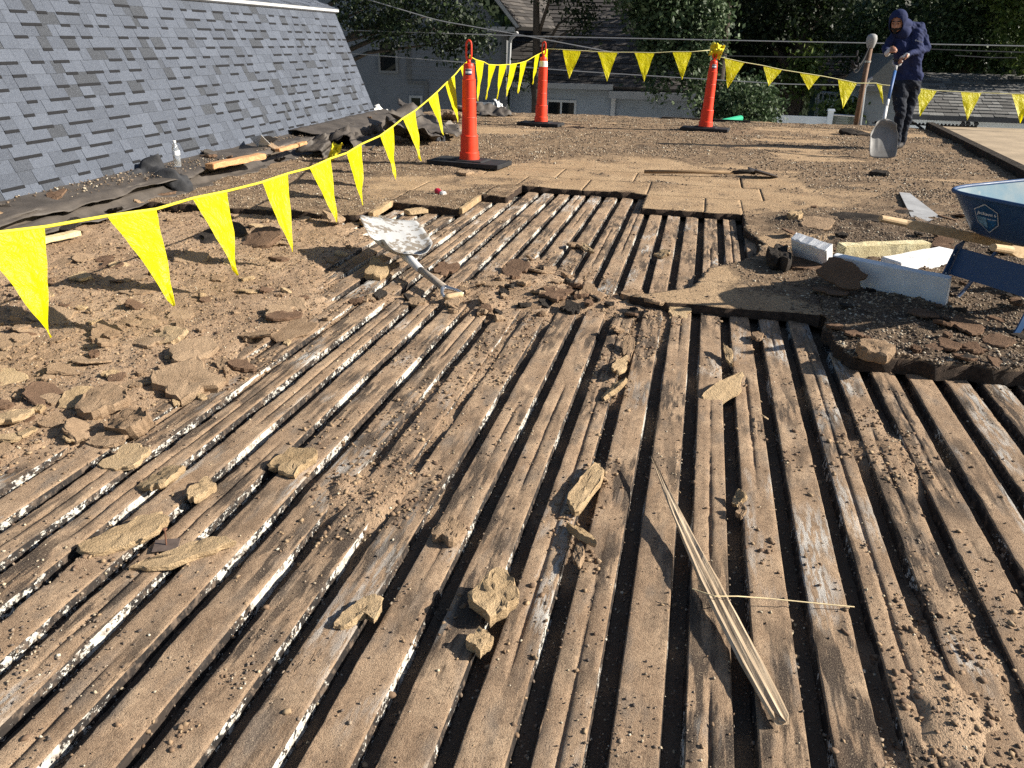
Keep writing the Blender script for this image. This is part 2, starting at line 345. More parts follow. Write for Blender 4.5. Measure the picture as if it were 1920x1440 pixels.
# ================================================================ THE SETTING: ground, building, deck, upper layer
random.seed(7); RNG = np.random.default_rng(11)
PITCHX = 0.1524; RIB0 = 0.159
def bx(name, lo, hi, m, kind=None, parent=None):
    c = [(a+b)/2 for a, b in zip(lo, hi)]; d = [b-a for a, b in zip(lo, hi)]
    o = MB().box(c, d).build(name, m, parent)
    if kind: o['kind'] = kind
    return o
def m_ground():
    t = T('lawn_ground', 0.95, 0.1); v = t.pos()
    a = t.noise(v, 0.4, 5); b = t.noise(v, 25, 4)
    c = t.ramp(a, [(0.35, (0.045, 0.07, 0.02)), (0.55, (0.06, 0.085, 0.028)), (0.68, (0.12, 0.10, 0.07))])
    return t.done(c, t.bump(b, 0.8, 0.05))
GZ = -3.4
g = MB(); g.add([(-150, -60, GZ), (150, -60, GZ), (150, 260, GZ), (-150, 260, GZ)], [(0, 1, 2, 3)])
go = g.build('ground', m_ground()); go['kind'] = 'structure'
dv_ = MB(); dv_.add([(-18, 15.7, GZ+.006), (16, 15.7, GZ+.006), (16, 23.4, GZ+.006), (-18, 23.4, GZ+.006)], [(0, 1, 2, 3)]); do_ = dv_.build('bounce_pad', simple('bounce_concrete', (.46, .44, .41), .9, .12, 3, .3, .01, kind='pos')); do_['kind'] = 'structure'  # unseen pale slab, added to bounce sunlight onto the garage, fence and siding
D_WALLB = simple('block_wall', (0.30, 0.29, 0.27), 0.9, 0.2, 6)
bx('building_wall', (-5.6, -1.6, GZ), (3.82, 15.55, -0.075), D_WALLB, 'structure')

# ---- outline of the roof layer still in place (insulation boards under gravel), front edge cut in steps
LAYER = [(-5.2, 5.62), (-2.57, 5.66), (-2.54, 6.24), (-1.86, 6.16), (-1.875, 6.82), (-1.64, 6.82), (-1.63, 7.43), (-0.44, 7.42), (-0.43, 6.735), (0.42, 6.72),
         (0.40, 6.1), (0.52, 5.75), (0.42, 5.25), (0.17, 4.96), (0.04, 4.45), (-0.29, 4.19), (-0.16, 4.145), (0.15, 4.13), (0.6, 4.14), (0.73, 4.05), (0.71, 3.74), (0.79, 3.5),
         (1.0, 3.535), (1.14, 3.50), (1.5, 3.52), (2.4, 3.42), (4.1, 3.4), (3.86, 9.6), (3.82, 15.55), (-5.2, 15.55)]
def dens(P, step):
    R = []
    for i in range(len(P)):
        a = np.array(P[i]); b = np.array(P[(i+1) % len(P)]); n = max(1, int(np.hypot(*(b-a))/step))
        for k in range(n): R.append(tuple(a+(b-a)*k/n))
    return R
_d = dens(LAYER, 0.035)
_rag = [(1.7 if (x > 0.35 and y < 6.4) else 1.0) for x, y in _d]
LAYR = [(x+fbm(x*14, y*14, 3, 3)*0.045*r, y+fbm(x*14+50, y*14, 5, 3)*0.045*r) for (x, y), r in zip(_d, _rag)]
LAYR = [(float(a), float(b)) for a, b in LAYR]

# where clean tan board shows (0) and where gravel and dirt lie (1)
def px_poly(P, z=0.0): return [tuple(at(x, y, z)[:2]) for x, y in P]
CLEAN = [px_poly(P, .05) for P in (
    [(860, 345), (985, 345), (1085, 357), (1210, 364), (1210, 392), (1395, 402), (1480, 395), (1560, 385), (1500, 345), (1490, 322), (1330, 318), (1250, 300), (1150, 296), (1020, 303), (920, 318)],
    [(690, 335), (900, 330), (880, 352), (760, 362), (690, 378)],
    [(1180, 560), (1300, 535), (1350, 500), (1400, 550), (1480, 560), (1545, 590), (1330, 575)],
    [(1400, 452), (1480, 438), (1560, 450), (1470, 470)],
    [(1480, 395), (1600, 385), (1680, 350), (1620, 345), (1500, 360)],
    [(1400, 245), (1600, 245), (1700, 255), (1500, 262)],
    [(1050, 228), (1250, 232), (1230, 245), (1050, 240)])]
CLEANW = [1, .75, 1, 1, .6, .55, .5]
def clean_w(x, y):
    r = np.zeros(np.shape(x))
    for P, wt in zip(CLEAN, CLEANW):
        d, _, _ = polydist(x, y, P); ins = inpoly(x, y, P)
        r = np.maximum(r, wt*np.where(ins, 1.0, np.clip(1-d/0.12, 0, 1)))
    return r
def layer_dirt(x, y):
    c = clean_w(x, y)*(0.72+1.6*fbm(x*3.1, y*3.1, 31, 5)); c2 = 0.9*sstep(.0, .22, fbm(x*.7, y*2.0, 35, 4))*sstep(7.8, 9.5, y)
    return np.clip(1.0-np.maximum(c, c2), 0, 1)
def near_right(x, y): return sstep(.45, .8, x+fbm(x*3, y*3, 91, 3)*.5)*sstep(7.3, 6.2, y+fbm(x*2, y*2, 92, 3))
def layer_z(x, y):
    dm = sstep(0.3, 0.75, layer_dirt(x, y)+fbm(x*6, y*6, 41, 4)*0.8)
    near = sstep(0.5, 1.0, x)*sstep(7.6, 6.4, y)
    rows = fbm(x*0.55, y*2.6, 61, 4)*0.055*sstep(7.8, 9.5, y)
    z = 0.05+dm*(0.006+0.030*np.clip(fbm(x*4.2, y*4.2, 51, 4)+0.12, -0.1, 1))+fbm(x*22, y*22, 71, 3)*0.014*(0.25+dm)+rows*(.4+.6*dm)
    z = z+near*(0.018+0.05*fbm(x*5, y*5, 81, 4)+0.03*fbm(x*13, y*13, 83, 3))
    return np.maximum(z, 0.043)
# ---- grid of the layer
def ygrid(y0, y1, s0, s1):
    r = [y0]
    while r[-1] < y1: r.append(r[-1]+s0+(s1-s0)*(r[-1]-y0)/(y1-y0))
    return np.array(r)
gy = ygrid(3.3, 15.7, 0.015, 0.065); gx = np.arange(-5.25, 4.15, 0.0235)
GX, GY = np.meshgrid(gx, gy); cxm = (GX[:-1, :-1]+GX[1:, 1:])/2; cym = (GY[:-1, :-1]+GY[1:, 1:])/2
inside = inpoly(cxm, cym, LAYR)
BOARDS = [(-2.57, -1.87, 6.1, 7.42), (-1.87, -1.63, 6.7, 7.42), (-1.70, -1.05, 7.42, 8.06), (-1.05, -0.435, 7.42, 8.06), (-0.435, 0.10, 6.6, 7.4), (0.10, 0.42, 6.6, 7.4),
          (-2.2, -1.42, 8.06, 8.70), (-1.42, -0.62, 8.06, 8.70), (-0.62, 0.45, 8.06, 8.70), (-0.435, 0.62, 7.4, 8.06), (-0.4, 0.74, 4.0, 4.62)]
bid = np.full(inside.shape, -1)
for i, (x0, x1, y0, y1) in enumerate(BOARDS):
    bid[(cxm > x0) & (cxm < x1) & (cym > y0) & (cym < y1) & (bid < 0)] = i
def layer_mesh(name, mask, dz, inset):
    jj, ii = np.nonzero(mask); W = GX.shape[1]
    q = np.stack([jj*W+ii, jj*W+ii+1, (jj+1)*W+ii+1, (jj+1)*W+ii], 1)
    used = np.unique(q); rem = -np.ones(GX.size, np.int64); rem[used] = np.arange(len(used)); q = rem[q]
    x = GX.ravel()[used].copy(); y = GY.ravel()[used].copy()
    e = np.concatenate([q[:, [0, 1]], q[:, [1, 2]], q[:, [2, 3]], q[:, [3, 0]]]); n = len(used)
    key = e[:, 0]*n+e[:, 1]; rk = e[:, 1]*n+e[:, 0]; be = e[~np.isin(key, rk)]
    bv = np.unique(be)
    d, sx, sy = polydist(x[bv], y[bv], LAYR); k = d < 0.055
    if inset:                                                     # a board: straight sides with a recessed joint
        x0, x1, y0, y1 = inset; xb, yb = x[bv], y[bv]
        dd = np.stack([abs(xb-x0), abs(xb-x1), abs(yb-y0), abs(yb-y1)], 1); wch = dd.argmin(1); mm = (dd.min(1) < 0.05) & ~k
        gp = 0.001
        xb = np.where(mm & (wch == 0), x0+gp, np.where(mm & (wch == 1), x1-gp, xb)); yb = np.where(mm & (wch == 2), y0+gp, np.where(mm & (wch == 3), y1-gp, yb))
        x[bv], y[bv] = xb, yb
    x[bv] = np.where(k, sx, x[bv]); y[bv] = np.where(k, sy, y[bv])
    z = layer_z(x, y)+dz; z[bv] = np.minimum(z[bv], 0.05+dz+0.02)-0.002
    V = np.stack([x, y, z], 1)
    low = V[bv].copy(); low[:, 2] = -0.004; lm = -np.ones(n, np.int64); lm[bv] = n+np.arange(len(bv))
    sk = np.stack([be[:, 1], be[:, 0], lm[be[:, 0]], lm[be[:, 1]]], 1)
    F = np.concatenate([q, sk]); mi = np.r_[np.zeros(len(q), int), np.ones(len(sk), int)]
    me = mesh_np(name, np.concatenate([V, low]), F, [D_BOARD, D_EDGE], mi)
    attr(me, 'tar', np.r_[near_right(x, y), np.ones(len(bv))]); attr(me, 'dirt', np.r_[layer_dirt(x, y), np.ones(len(bv))]); return me
roof = link('roof_surface', layer_mesh('roof_surface', inside & (bid < 0), 0.0, None)); roof['kind'] = 'structure'
for i, b in enumerate(BOARDS):
    m = inside & (bid == i)
    if m.any(): link('insulation_board', layer_mesh('insulation_board', m, 0.0, b), roof)

# ---- loose dirt that fills the grooves and buries the ribs on the left
def PW(P): return px_poly(P, 0.0)
HEAPS = [(PW([(-260, 960), (40, 870), (190, 850), (330, 765), (430, 735), (520, 655), (640, 590), (640, 500), (690, 440), (640, 395), (300, 395), (-400, 520)]), 0.016, 1.0),
         (PW([(640, 580), (760, 560), (900, 600), (1090, 590), (1200, 590), (1250, 570), (1190, 545), (1100, 545), (1050, 500), (985, 480), (900, 520), (800, 560), (680, 545)]), 0.022, 0.95),
         (PW([(640, 900), (760, 850), (840, 880), (800, 960), (690, 1010), (620, 1000)]), 0.016, 1.0),
         (PW([(900, 620), (1010, 560), (1010, 640), (900, 760), (780, 880), (730, 850)]), 0.012, 0.85),
         (PW([(1590, 770), (1660, 770), (1740, 860), (1690, 900), (1620, 840)]), 0.012, 1.0),
         (PW([(1610, 1060), (1700, 1090), (1840, 1200), (1900, 1330), (1960, 1480), (1700, 1480), (1650, 1300), (1640, 1180)]), 0.014, 1.0),
         (PW([(1830, 1080), (1960, 1180), (1960, 1330), (1880, 1280)]), 0.02, 0.8),
         (PW([(1170, 600), (1230, 560), (1290, 580), (1210, 660), (1170, 760), (1130, 760)]), 0.012, 0.8),
         (PW([(1060, 900), (1130, 870), (1120, 960), (1060, 1060), (1030, 1040)]), 0.004, 0.75)]
def dirt_z(x, y, heap=False):
    x = np.asarray(x, float); y = np.asarray(y, float)
    z = -0.040+0.016*fbm(x*7, y*3, 101, 4)+0.006*fbm(x*40, y*40, 102, 3); hm = np.zeros(z.shape)
    for k, (P, h, wt) in enumerate(HEAPS):
        x0 = min(p[0] for p in P)-.3; x1 = max(p[0] for p in P)+.3; y0 = min(p[1] for p in P)-.3; y1 = max(p[1] for p in P)+.3
        mk = (x > x0) & (x < x1) & (y > y0) & (y < y1)
        if not mk.any(): continue
        xs = x[mk]; ys = y[mk]; d, _, _ = polydist(xs, ys, P); sd = np.where(inpoly(xs, ys, P), d, -d)
        m = sstep(-0.16, 0.20, sd+0.34*fbm(xs*6, ys*4, 110+k, 4))*wt
        hz = h*(0.45+1.1*m)+0.026*fbm(xs*9, ys*9, 120+k, 4)+0.018*fbm(xs*34, ys*34, 130+k, 3)-0.012
        z[mk] = np.maximum(z[mk], z[mk]*(1-m)+hz*m); hm[mk] = np.maximum(hm[mk], m)
    return hm if heap else z
xg = np.arange(-5.1, 3.3, 0.0125); yg = ygrid(0.35, 7.6, 0.0105, 0.026)
X, Y = np.meshgrid(xg, yg); Z = dirt_z(X, Y); Z = np.where(inpoly(X, Y, LAYER), np.minimum(Z, 0.0), Z)
cc = (RT[0]*X+RT[1]*Y+RT[2]*(Z-CAM_H), FW[0]*X+FW[1]*Y+FW[2]*(Z-CAM_H)); vis = abs(cc[0]) < cc[1]*0.74+1.2
J, I = np.nonzero((vis[:-1, :-1] | vis[1:, 1:]) & ~(inpoly(X[:-1, :-1], Y[:-1, :-1]-0.12, LAYER))); W = X.shape[1]
Fq = np.stack([J*W+I, J*W+I+1, (J+1)*W+I+1, (J+1)*W+I], 1); us = np.unique(Fq); rm = -np.ones(X.size, np.int64); rm[us] = np.arange(len(us))
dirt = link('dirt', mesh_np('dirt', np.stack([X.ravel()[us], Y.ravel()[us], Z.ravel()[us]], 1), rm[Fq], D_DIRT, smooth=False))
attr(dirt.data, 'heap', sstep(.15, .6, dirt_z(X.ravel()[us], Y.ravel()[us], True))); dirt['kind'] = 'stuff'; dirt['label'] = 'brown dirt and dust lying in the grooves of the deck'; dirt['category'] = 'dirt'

# ---- ribs of the metal deck, each one a piece of the deck
PROF = [(-.0575, -.046), (-.0510, -.005), (-.0498, -.0015), (-.047, 0), (-.033, 0), (-.020, 0), (-.0065, 0), (-.0042, -.004), (0, -.006), (.0042, -.004), (.0065, 0), (.020, 0), (.033, 0), (.0465, 0), (.0495, -.0015), (.0510, -.005), (.0540, -.026), (.0575, -.046)]
deck = bx('roof_deck', (-5.1, -1.2, -0.066), (3.3, 7.7, -0.05), D_FLANK, 'structure')
def rib(i):
    xc = RIB0+i*PITCHX
    yend = 7.6
    for yy in np.arange(7.6, 0.0, -0.05):
        if not inpoly(np.array([xc]), np.array([yy-0.15]), LAYER)[0]: yend = yy; break
    ys = [y for y in np.arange(0.4, 7, 0.05) if abs((RT[0]*xc+RT[1]*y-RT[2]*CAM_H)) < (FW[0]*xc+FW[1]*y-FW[2]*CAM_H)*0.70+1.2]
    if not ys: return
    y0 = ys[0]
    if yend-y0 < 0.15: return
    y = ygrid(y0, yend, 0.011+0.003*max(0, y0-1), 0.024); n = len(y); k = len(PROF)
    px = np.array([p[0] for p in PROF]); pz = np.array([p[1] for p in PROF]); XX, YY = np.meshgrid(px, y); ZZ = np.tile(pz, (n, 1))
    top = (abs(XX) < 0.0505); mid = abs(XX) < 0.005
    wx = 0.0015*fbm(YY*1.3+i*7.7, YY*0+i, 200, 3)+0.003*fbm(YY*9, YY*0+i*3+np.sign(XX)*5, 201, 3)*(abs(XX) > 0.03)*top
    res = np.clip(fbm((XX+i*.6)*11, YY*2.6, 210+i, 4)+0.2, 0, 1)        # clinging residue
    crust = sstep(0.05, 0.16, fbm((XX+i)*16, YY*7, 230+i, 4))
    ZZ = ZZ+top*(0.002*res+0.004*crust+0.003*fbm(XX*80+i*9, YY*60, 250+i, 3))
    fill = sstep(-0.12, 0.02, fbm(YY*1.1, YY*0+i*5.1, 260, 2)+.10); ZZ = ZZ-mid*fill*np.tile(pz, (n, 1))
    ZZ = ZZ-(abs(XX) > 0.045)*top*np.clip(fbm(YY*14, YY*0+i*11+np.sign(XX)*3, 270, 3)-.12, 0, 1)*0.02
    V = np.stack([XX+xc+wx, YY, ZZ], -1).reshape(-1, 3)
    a = (np.arange(n-1)[:, None]*k+np.arange(k-1)[None, :]); F = np.stack([a, a+1, a+k+1, a+k], -1).reshape(-1, 4)
    mi = np.where((np.arange(k-1) < 1) | (np.arange(k-1) > 14), 1, 0); mi = np.tile(mi, n-1)
    F = np.concatenate([F, [[0, k-1, k-2, 1]], [[(n-1)*k+1, (n-1)*k+k-2, (n-1)*k+k-1, (n-1)*k]]]); mi = np.r_[mi, 1, 1]
    link('rib', mesh_np('rib', V, F, [D_RIB, D_FLANK], mi), deck)
for i in range(-27, 20): rib(i)

# ---- surface height for things that lie on it
def rib_z(x, y):
    u = np.abs((np.asarray(x)-RIB0+PITCHX/2) % PITCHX-PITCHX/2); return np.where(u < 0.051, 0.002, np.where(u < 0.06, 0.002-(u-0.051)*5, -0.045))
def surf(x, y):
    x = np.atleast_1d(np.asarray(x, float)); y = np.atleast_1d(np.asarray(y, float))
    inl = inpoly(x, y, LAYR); r = np.maximum(rib_z(x, y), dirt_z(x, y))
    return np.where(inl, layer_z(x, y), r)
def sz(x, y, r=0.0):
    if r == 0: return float(surf(x, y)[0])
    a = np.linspace(0, 2*np.pi, 9)[:-1]; return float(np.percentile(surf(np.r_[x, x+r*np.cos(a)], np.r_[y, y+r*np.sin(a)]), 80))

# ---- pebbles and crumbs (nobody could count them)
def ico(): 
    p = (1+5**.5)/2; V = np.array([(-1, p, 0), (1, p, 0), (-1, -p, 0), (1, -p, 0), (0, -1, p), (0, 1, p), (0, -1, -p), (0, 1, -p), (p, 0, -1), (p, 0, 1), (-p, 0, -1), (-p, 0, 1)], float)
    F = np.array([(0, 11, 5), (0, 5, 1), (0, 1, 7), (0, 7, 10), (0, 10, 11), (1, 5, 9), (5, 11, 4), (11, 10, 2), (10, 7, 6), (7, 1, 8), (3, 9, 4), (3, 4, 2), (3, 2, 6), (3, 6, 8), (3, 8, 9), (4, 9, 5), (2, 4, 11), (6, 2, 10), (8, 6, 7), (9, 8, 1)])
    return V/np.linalg.norm(V[0]), F
def octa():
    return np.array([(1, 0, 0), (-1, 0, 0), (0, 1, 0), (0, -1, 0), (0, 0, 1), (0, 0, -1)], float), np.array([(0, 2, 4), (2, 1, 4), (1, 3, 4), (3, 0, 4), (2, 0, 5), (1, 2, 5), (3, 1, 5), (0, 3, 5)])
def scatter(name, x, y, size, base, m, flat=0.65, jit=0.22, lift=0.25, z=None, label=None, cat='gravel', smooth=False):
    V0, F0 = base; n = len(x); nv = len(V0)
    q = RNG.normal(size=(n, 3)); q /= np.linalg.norm(q, axis=1)[:, None]; ang = RNG.uniform(0, 6.28, n)
    sc = np.stack([RNG.uniform(.75, 1.35, n), RNG.uniform(.7, 1.1, n), np.full(n, flat)*RNG.uniform(.7, 1.2, n)], 1)*size[:, None]
    P = V0[None]*(1+RNG.uniform(-jit, jit, (n, nv, 1)))*sc[:, None, :]
    tl = RNG.normal(0, 0.3, n); c, s = np.cos(tl), np.sin(tl); yy = P[..., 1]*c[:, None]-P[..., 2]*s[:, None]; zz = P[..., 1]*s[:, None]+P[..., 2]*c[:, None]
    c, s = np.cos(ang), np.sin(ang); xx = P[..., 0]*c[:, None]-yy*s[:, None]; yy = P[..., 0]*s[:, None]+yy*c[:, None]
    zc = (surf(x, y) if z is None else z)+size*flat*lift
    V = np.stack([xx+x[:, None], yy+y[:, None], zz+zc[:, None]], -1).reshape(-1, 3)
    F = (F0[None]+(np.arange(n)*nv)[:, None, None]).reshape(-1, 3)
    o = link(name, mesh_np(name, V, F, m, smooth=smooth)); o['kind'] = 'stuff'; o['label'] = label; o['category'] = cat; return o
def vismask(x, y, z=0.0, k=0.70, pad=0.15):
    a = RT[0]*x+RT[1]*y+RT[2]*(z-CAM_H); b = FW[0]*x+FW[1]*y+FW[2]*(z-CAM_H); return (abs(a) < b*k+pad) & (b > 0.3)
def samp(n, x0, x1, y0, y1, dens_f, pw=1.6):
    X = []; Yl = []; t = 0
    while t < n:
        x = RNG.uniform(x0, x1, n*2); y = y0+(y1-y0)*RNG.uniform(0, 1, n*2)**pw; k = vismask(x, y); x, y = x[k], y[k]
        k = RNG.uniform(0, 1, len(x)) < dens_f(x, y); X.append(x[k]); Yl.append(y[k]); t += k.sum()
    return np.concatenate(X)[:n], np.concatenate(Yl)[:n]
def d_deck(x, y):
    out = ~inpoly(x, y, LAYR); gro = rib_z(x, y) < -0.01
    return out*np.clip(0.04+0.75*gro*(0.15+1.2*np.clip(fbm(x*2, y*2, 301, 3)+.25, 0, 1))+2.2*np.clip(fbm(x*3.3, y*3.3, 302, 4)-0.06, 0, 1)+0.35*(dirt_z(x, y) > 0.0), 0, 1)
x, y = samp(30000, -3.9, 2.6, 0.5, 6.8, d_deck, 1.9)
scatter('gravel', x, y, np.clip(RNG.lognormal(-6.0, 0.45, len(x)), .0011, .0055), ico(), D_PEB, 0.7, 0.38, label='brown and cream pebbles scattered over the deck ribs')
def d_lay(x, y): return (near_right(x, y) > .5)*inpoly(x, y, LAYR)*.75+ inpoly(x, y, LAYR)*np.clip(sstep(0.3, 0.8, layer_dirt(x, y))*(0.5+1.6*fbm(x*2.4, y*2.4, 310, 4))+0.35*(x > 0.7)*(y < 7)+0.02, 0, 1)
x, y = samp(25000, -5.0, 3.9, 3.4, 8.6, d_lay, 1.5)
scatter('gravel', x, y, np.clip(RNG.lognormal(-5.2, 0.33, len(x)), .003, .010), ico(), D_PEB2, label='dark roofing gravel covering the boards around the wheelbarrow')
x, y = samp(24000, -5.0, 3.8, 8.0, 15.4, d_lay, 1.1)
scatter('gravel', x, y, np.clip(RNG.lognormal(-4.65, 0.35, len(x)), .005, .018), octa(), D_PEB2, label='brown gravel strewn over the far half of the roof')
def d_crumb(x, y): return (~inpoly(x, y, LAYR))*np.clip((dirt_z(x, y, True) > .3)*(0.8+1.5*fbm(x*3, y*3, 330, 3))+0.02+2.2*np.clip(fbm(x*4, y*4, 331, 3)-.09, 0, 1), 0, 1)
x, y = samp(20000, -4.6, 2.6, 0.6, 6.2, d_crumb, 1.5)
scatter('crumbs', x, y, np.clip(RNG.lognormal(-5.5, 0.55, len(x)), .0016, .010), ico(), D_CRUMB, 0.55, 0.5, 0.3, label='brown crumbs of broken fibreboard mixed into the dirt', cat='debris')
# ================================================================ GAMBREL HOUSE ON THE LEFT: shingled lower slope
def lerp(a, b, t): return a+(b-a)*t
FA = np.array([-4.74, 2.6, 0.20]); FB = np.array([-5.16, 12.33, 0.20])           # foot line, near -> far
TB = np.array(atY(628, 25, 12.33)); SL = TB-FB; ulen = np.linalg.norm(FB-FA); uu = (FB-FA)/ulen
wl = np.linalg.norm(SL); ww = SL/wl; nn = np.cross(uu, ww); nn = nn if nn[0] > 0 else -nn
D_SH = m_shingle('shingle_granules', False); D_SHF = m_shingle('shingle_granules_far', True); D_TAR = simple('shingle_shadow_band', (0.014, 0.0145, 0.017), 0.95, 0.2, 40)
D_TRIM = simple('white_drip_edge', (0.46, 0.47, 0.48), 0.5, 0.08, 12)
house = thing('gambrel_house', 'house with grey blue shingled steep roof slope rising along the flat roof', 'house')
mb = MB()
back = nn*0.25
mb.hexa([FA-back, FB-back, FB-nn*0.012, FA-nn*0.012, FA+SL-back, FB+SL-back, FB+SL-nn*0.012, FA+SL-nn*0.012])
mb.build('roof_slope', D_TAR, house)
NC = 16; ex = wl/NC
random.seed(21); tabs = []
for r in range(NC+1):
    s = ulen; raised = random.random() < .5
    while s > 0:
        L = random.choice([.11, .14, .18, .22, .28]) if raised else random.choice([.08, .11, .14, .18, .22])
        s0 = max(0, s-L); tabs.append((r, s0, s, raised)); s = s0; raised = not raised
def tabmesh(mb, r, s0, s1, raised):
    v0 = r*ex-ex; v1 = min(wl, v0+ex+0.03); v0 = max(v0, -0.03); th = 0.0075 if raised else 0.0055
    jit = random.uniform(-.002, .002)
    def p(s, v, h): return FA+uu*s+ww*v+nn*h
    k = 0.004*(1-v0/wl)
    P = [p(s0+.0015, v0+jit, 0), p(s1-.0015, v0+jit, 0), p(s1-.0015, v1, -.004), p(s0+.0015, v1, -.004), p(s0+.0015, v0+jit, th), p(s1-.0015, v0+jit, th), p(s1-.0015, v1, .001), p(s0+.0015, v1, .001)]
    mb.hexa(P, 0)
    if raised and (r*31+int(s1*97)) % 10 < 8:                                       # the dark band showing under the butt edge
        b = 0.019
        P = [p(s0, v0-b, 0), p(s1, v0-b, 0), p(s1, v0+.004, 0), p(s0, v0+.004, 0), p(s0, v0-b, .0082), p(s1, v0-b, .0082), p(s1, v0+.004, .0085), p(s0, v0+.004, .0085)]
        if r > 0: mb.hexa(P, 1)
def tab_key(t):
    c = FA+uu*(t[1]+t[2])/2+ww*(t[0]*ex); q = proj(c); vis = -60 < q[0] < 1900 and -40 < q[1] < 1440
    return (0 if vis else 1, np.linalg.norm(c-EYE)/((t[2]-t[1])+.05))
tabs.sort(key=tab_key); fld = MB()
for k, t in enumerate(tabs):
    if k < 298:
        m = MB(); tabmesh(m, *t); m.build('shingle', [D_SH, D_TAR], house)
    else: tabmesh(fld, *t)
f = fld.build('shingle_field', [D_SHF, D_TAR], house); f['kind'] = 'stuff'
# drip edge, upper slope, gable side
TA = FA+SL; TBp = FB+SL
up2 = np.array([-2.6, 0, 0.85])
dd = uu*0.05
m = MB(); m.hexa([TA+nn*.0-np.array([0, 0, .0]), TBp+dd, TBp+dd+nn*.05, TA+nn*.05, TA+np.array([0, 0, .035]), TBp+dd+np.array([0, 0, .035]), TBp+dd+nn*.05+np.array([0, 0, .035]), TA+nn*.05+np.array([0, 0, .035])])
m.build('drip_edge', D_TRIM, house)
m = MB(); o1 = np.array([0, 0, .04]); L2 = np.linalg.norm(up2)
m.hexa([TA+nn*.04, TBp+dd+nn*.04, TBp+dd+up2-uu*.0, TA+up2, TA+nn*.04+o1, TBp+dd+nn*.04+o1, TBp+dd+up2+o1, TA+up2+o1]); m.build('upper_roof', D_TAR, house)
m = MB()
for r in range(16):
    s = 0.0
    while s < ulen:
        L = random.uniform(.09, .26); s1 = min(ulen+.05, s+L); a = up2/L2; st = nn*.045+o1; h0 = random.choice([.006, .012])
        def p(ss, v, h): return TA+nn*.045*(1-v/L2)+o1+uu*ss+a*v+np.array([0, 0, h])
        v0 = r*L2/16; v1 = v0+L2/16+.02
        m.hexa([p(s, v0, 0), p(s1-.002, v0, 0), p(s1-.002, v1, 0), p(s, v1, 0), p(s, v0, h0), p(s1-.002, v0, h0), p(s1-.002, v1, .002), p(s, v1, .002)]); s = s1
f = m.build('upper_shingles', D_SHF, house); f['kind'] = 'stuff'
D_SIDE = simple('dark_siding', (0.09, 0.095, 0.105), 0.8, 0.2, 5)
m = MB(); e = FB+uu*0.0; q = [FB-nn*.02-uu*.03, FB+np.array([-6.5, 0, 0])-uu*.03, FB+SL+up2+np.array([-2.2, 0, .3])-uu*.03, FB+SL-nn*.02-uu*.03]
low = [np.array([p[0], p[1], GZ]) for p in (q[0], q[1])]
m.hexa([low[0]-uu*.2, low[1]-uu*.2, low[1], low[0], q[0]-uu*.2, q[1]-uu*.2, q[1], q[0]]); m.hexa([q[0]-uu*.2, q[1]-uu*.2, q[1], q[0], q[3]-uu*.2, q[2]-uu*.2, q[2], q[3]])
m.build('gable_wall', D_SIDE, house)

# ---------------------------------------------------------------- torn membrane, curb and rubble along the foot of the slope
def sheet(name, grid, th, m, parent=None, smooth=True):           # grid [n][k] of points -> closed thin solid
    G = np.array(grid, float); n, k = G.shape[:2]; Nn = np.zeros_like(G)
    du = np.gradient(G, axis=0); dv = np.gradient(G, axis=1); Nn = np.cross(du, dv); Nn /= np.linalg.norm(Nn, axis=2)[..., None]+1e-9
    V = np.concatenate([G.reshape(-1, 3), (G-Nn*th).reshape(-1, 3)]); a = (np.arange(n-1)[:, None]*k+np.arange(k-1)).ravel(); N = n*k
    F = [np.stack([a, a+1, a+k+1, a+k], 1), np.stack([a+N+k, a+k+1+N, a+1+N, a+N], 1)]
    for rr in (np.arange(k), (n-1)*k+np.arange(k)[::-1], np.arange(n)[::-1]*k, np.arange(n)*k+k-1):
        F.append(np.stack([rr[1:], rr[:-1], rr[:-1]+N, rr[1:]+N], 1))
    o = link(name, mesh_np(name, V, np.concatenate(F), m, smooth=smooth), parent); fixn(o); return o
def strip(name, label, cat, prof, y0, y1, m, seed, amp=0.02, rag=0.05, th=0.004, dx=None, group=None, n=None):
    ys = np.linspace(y0, y1, n or int((y1-y0)/0.045)); G = []
    P = np.array(prof, float)
    tt = np.linspace(0, len(P)-1, (len(P)-1)*4+1)
    for y in ys:
        foot = FA+(FB-FA)*((y-FA[1])/(FB[1]-FA[1])); row = []
        for j, t in enumerate(tt):
            i = min(int(t), len(P)-2); p = P[i]+(P[i+1]-P[i])*(t-i)
            e = j/(len(tt)-1); s = 0.25+0.75*e
            a = fbm(y*1.9+seed, e*2.0, seed, 4)*amp*3*s; b = fbm(y*5+seed, e*3+9, seed+5, 3)*amp*2*s
            r = fbm(y*4+seed, 0*y, seed+9, 4)*rag*2 if e > .8 else 0
            row.append((foot[0]+p[0]+a+r, y+b, p[1]+b*1.2+a*.5))
        G.append(row)
    o = sheet(name, G, th, m); tag(o, label, cat, group); return o
D_CURB = simple('curb_felt', (0.085, 0.068, 0.052), 0.85, 0.4, 6, 0.5, 0.01, kind='pos')
D_CURBW = m_wood('weathered_curb_wood', (0.20, 0.12, 0.07), (0.34, 0.22, 0.13))
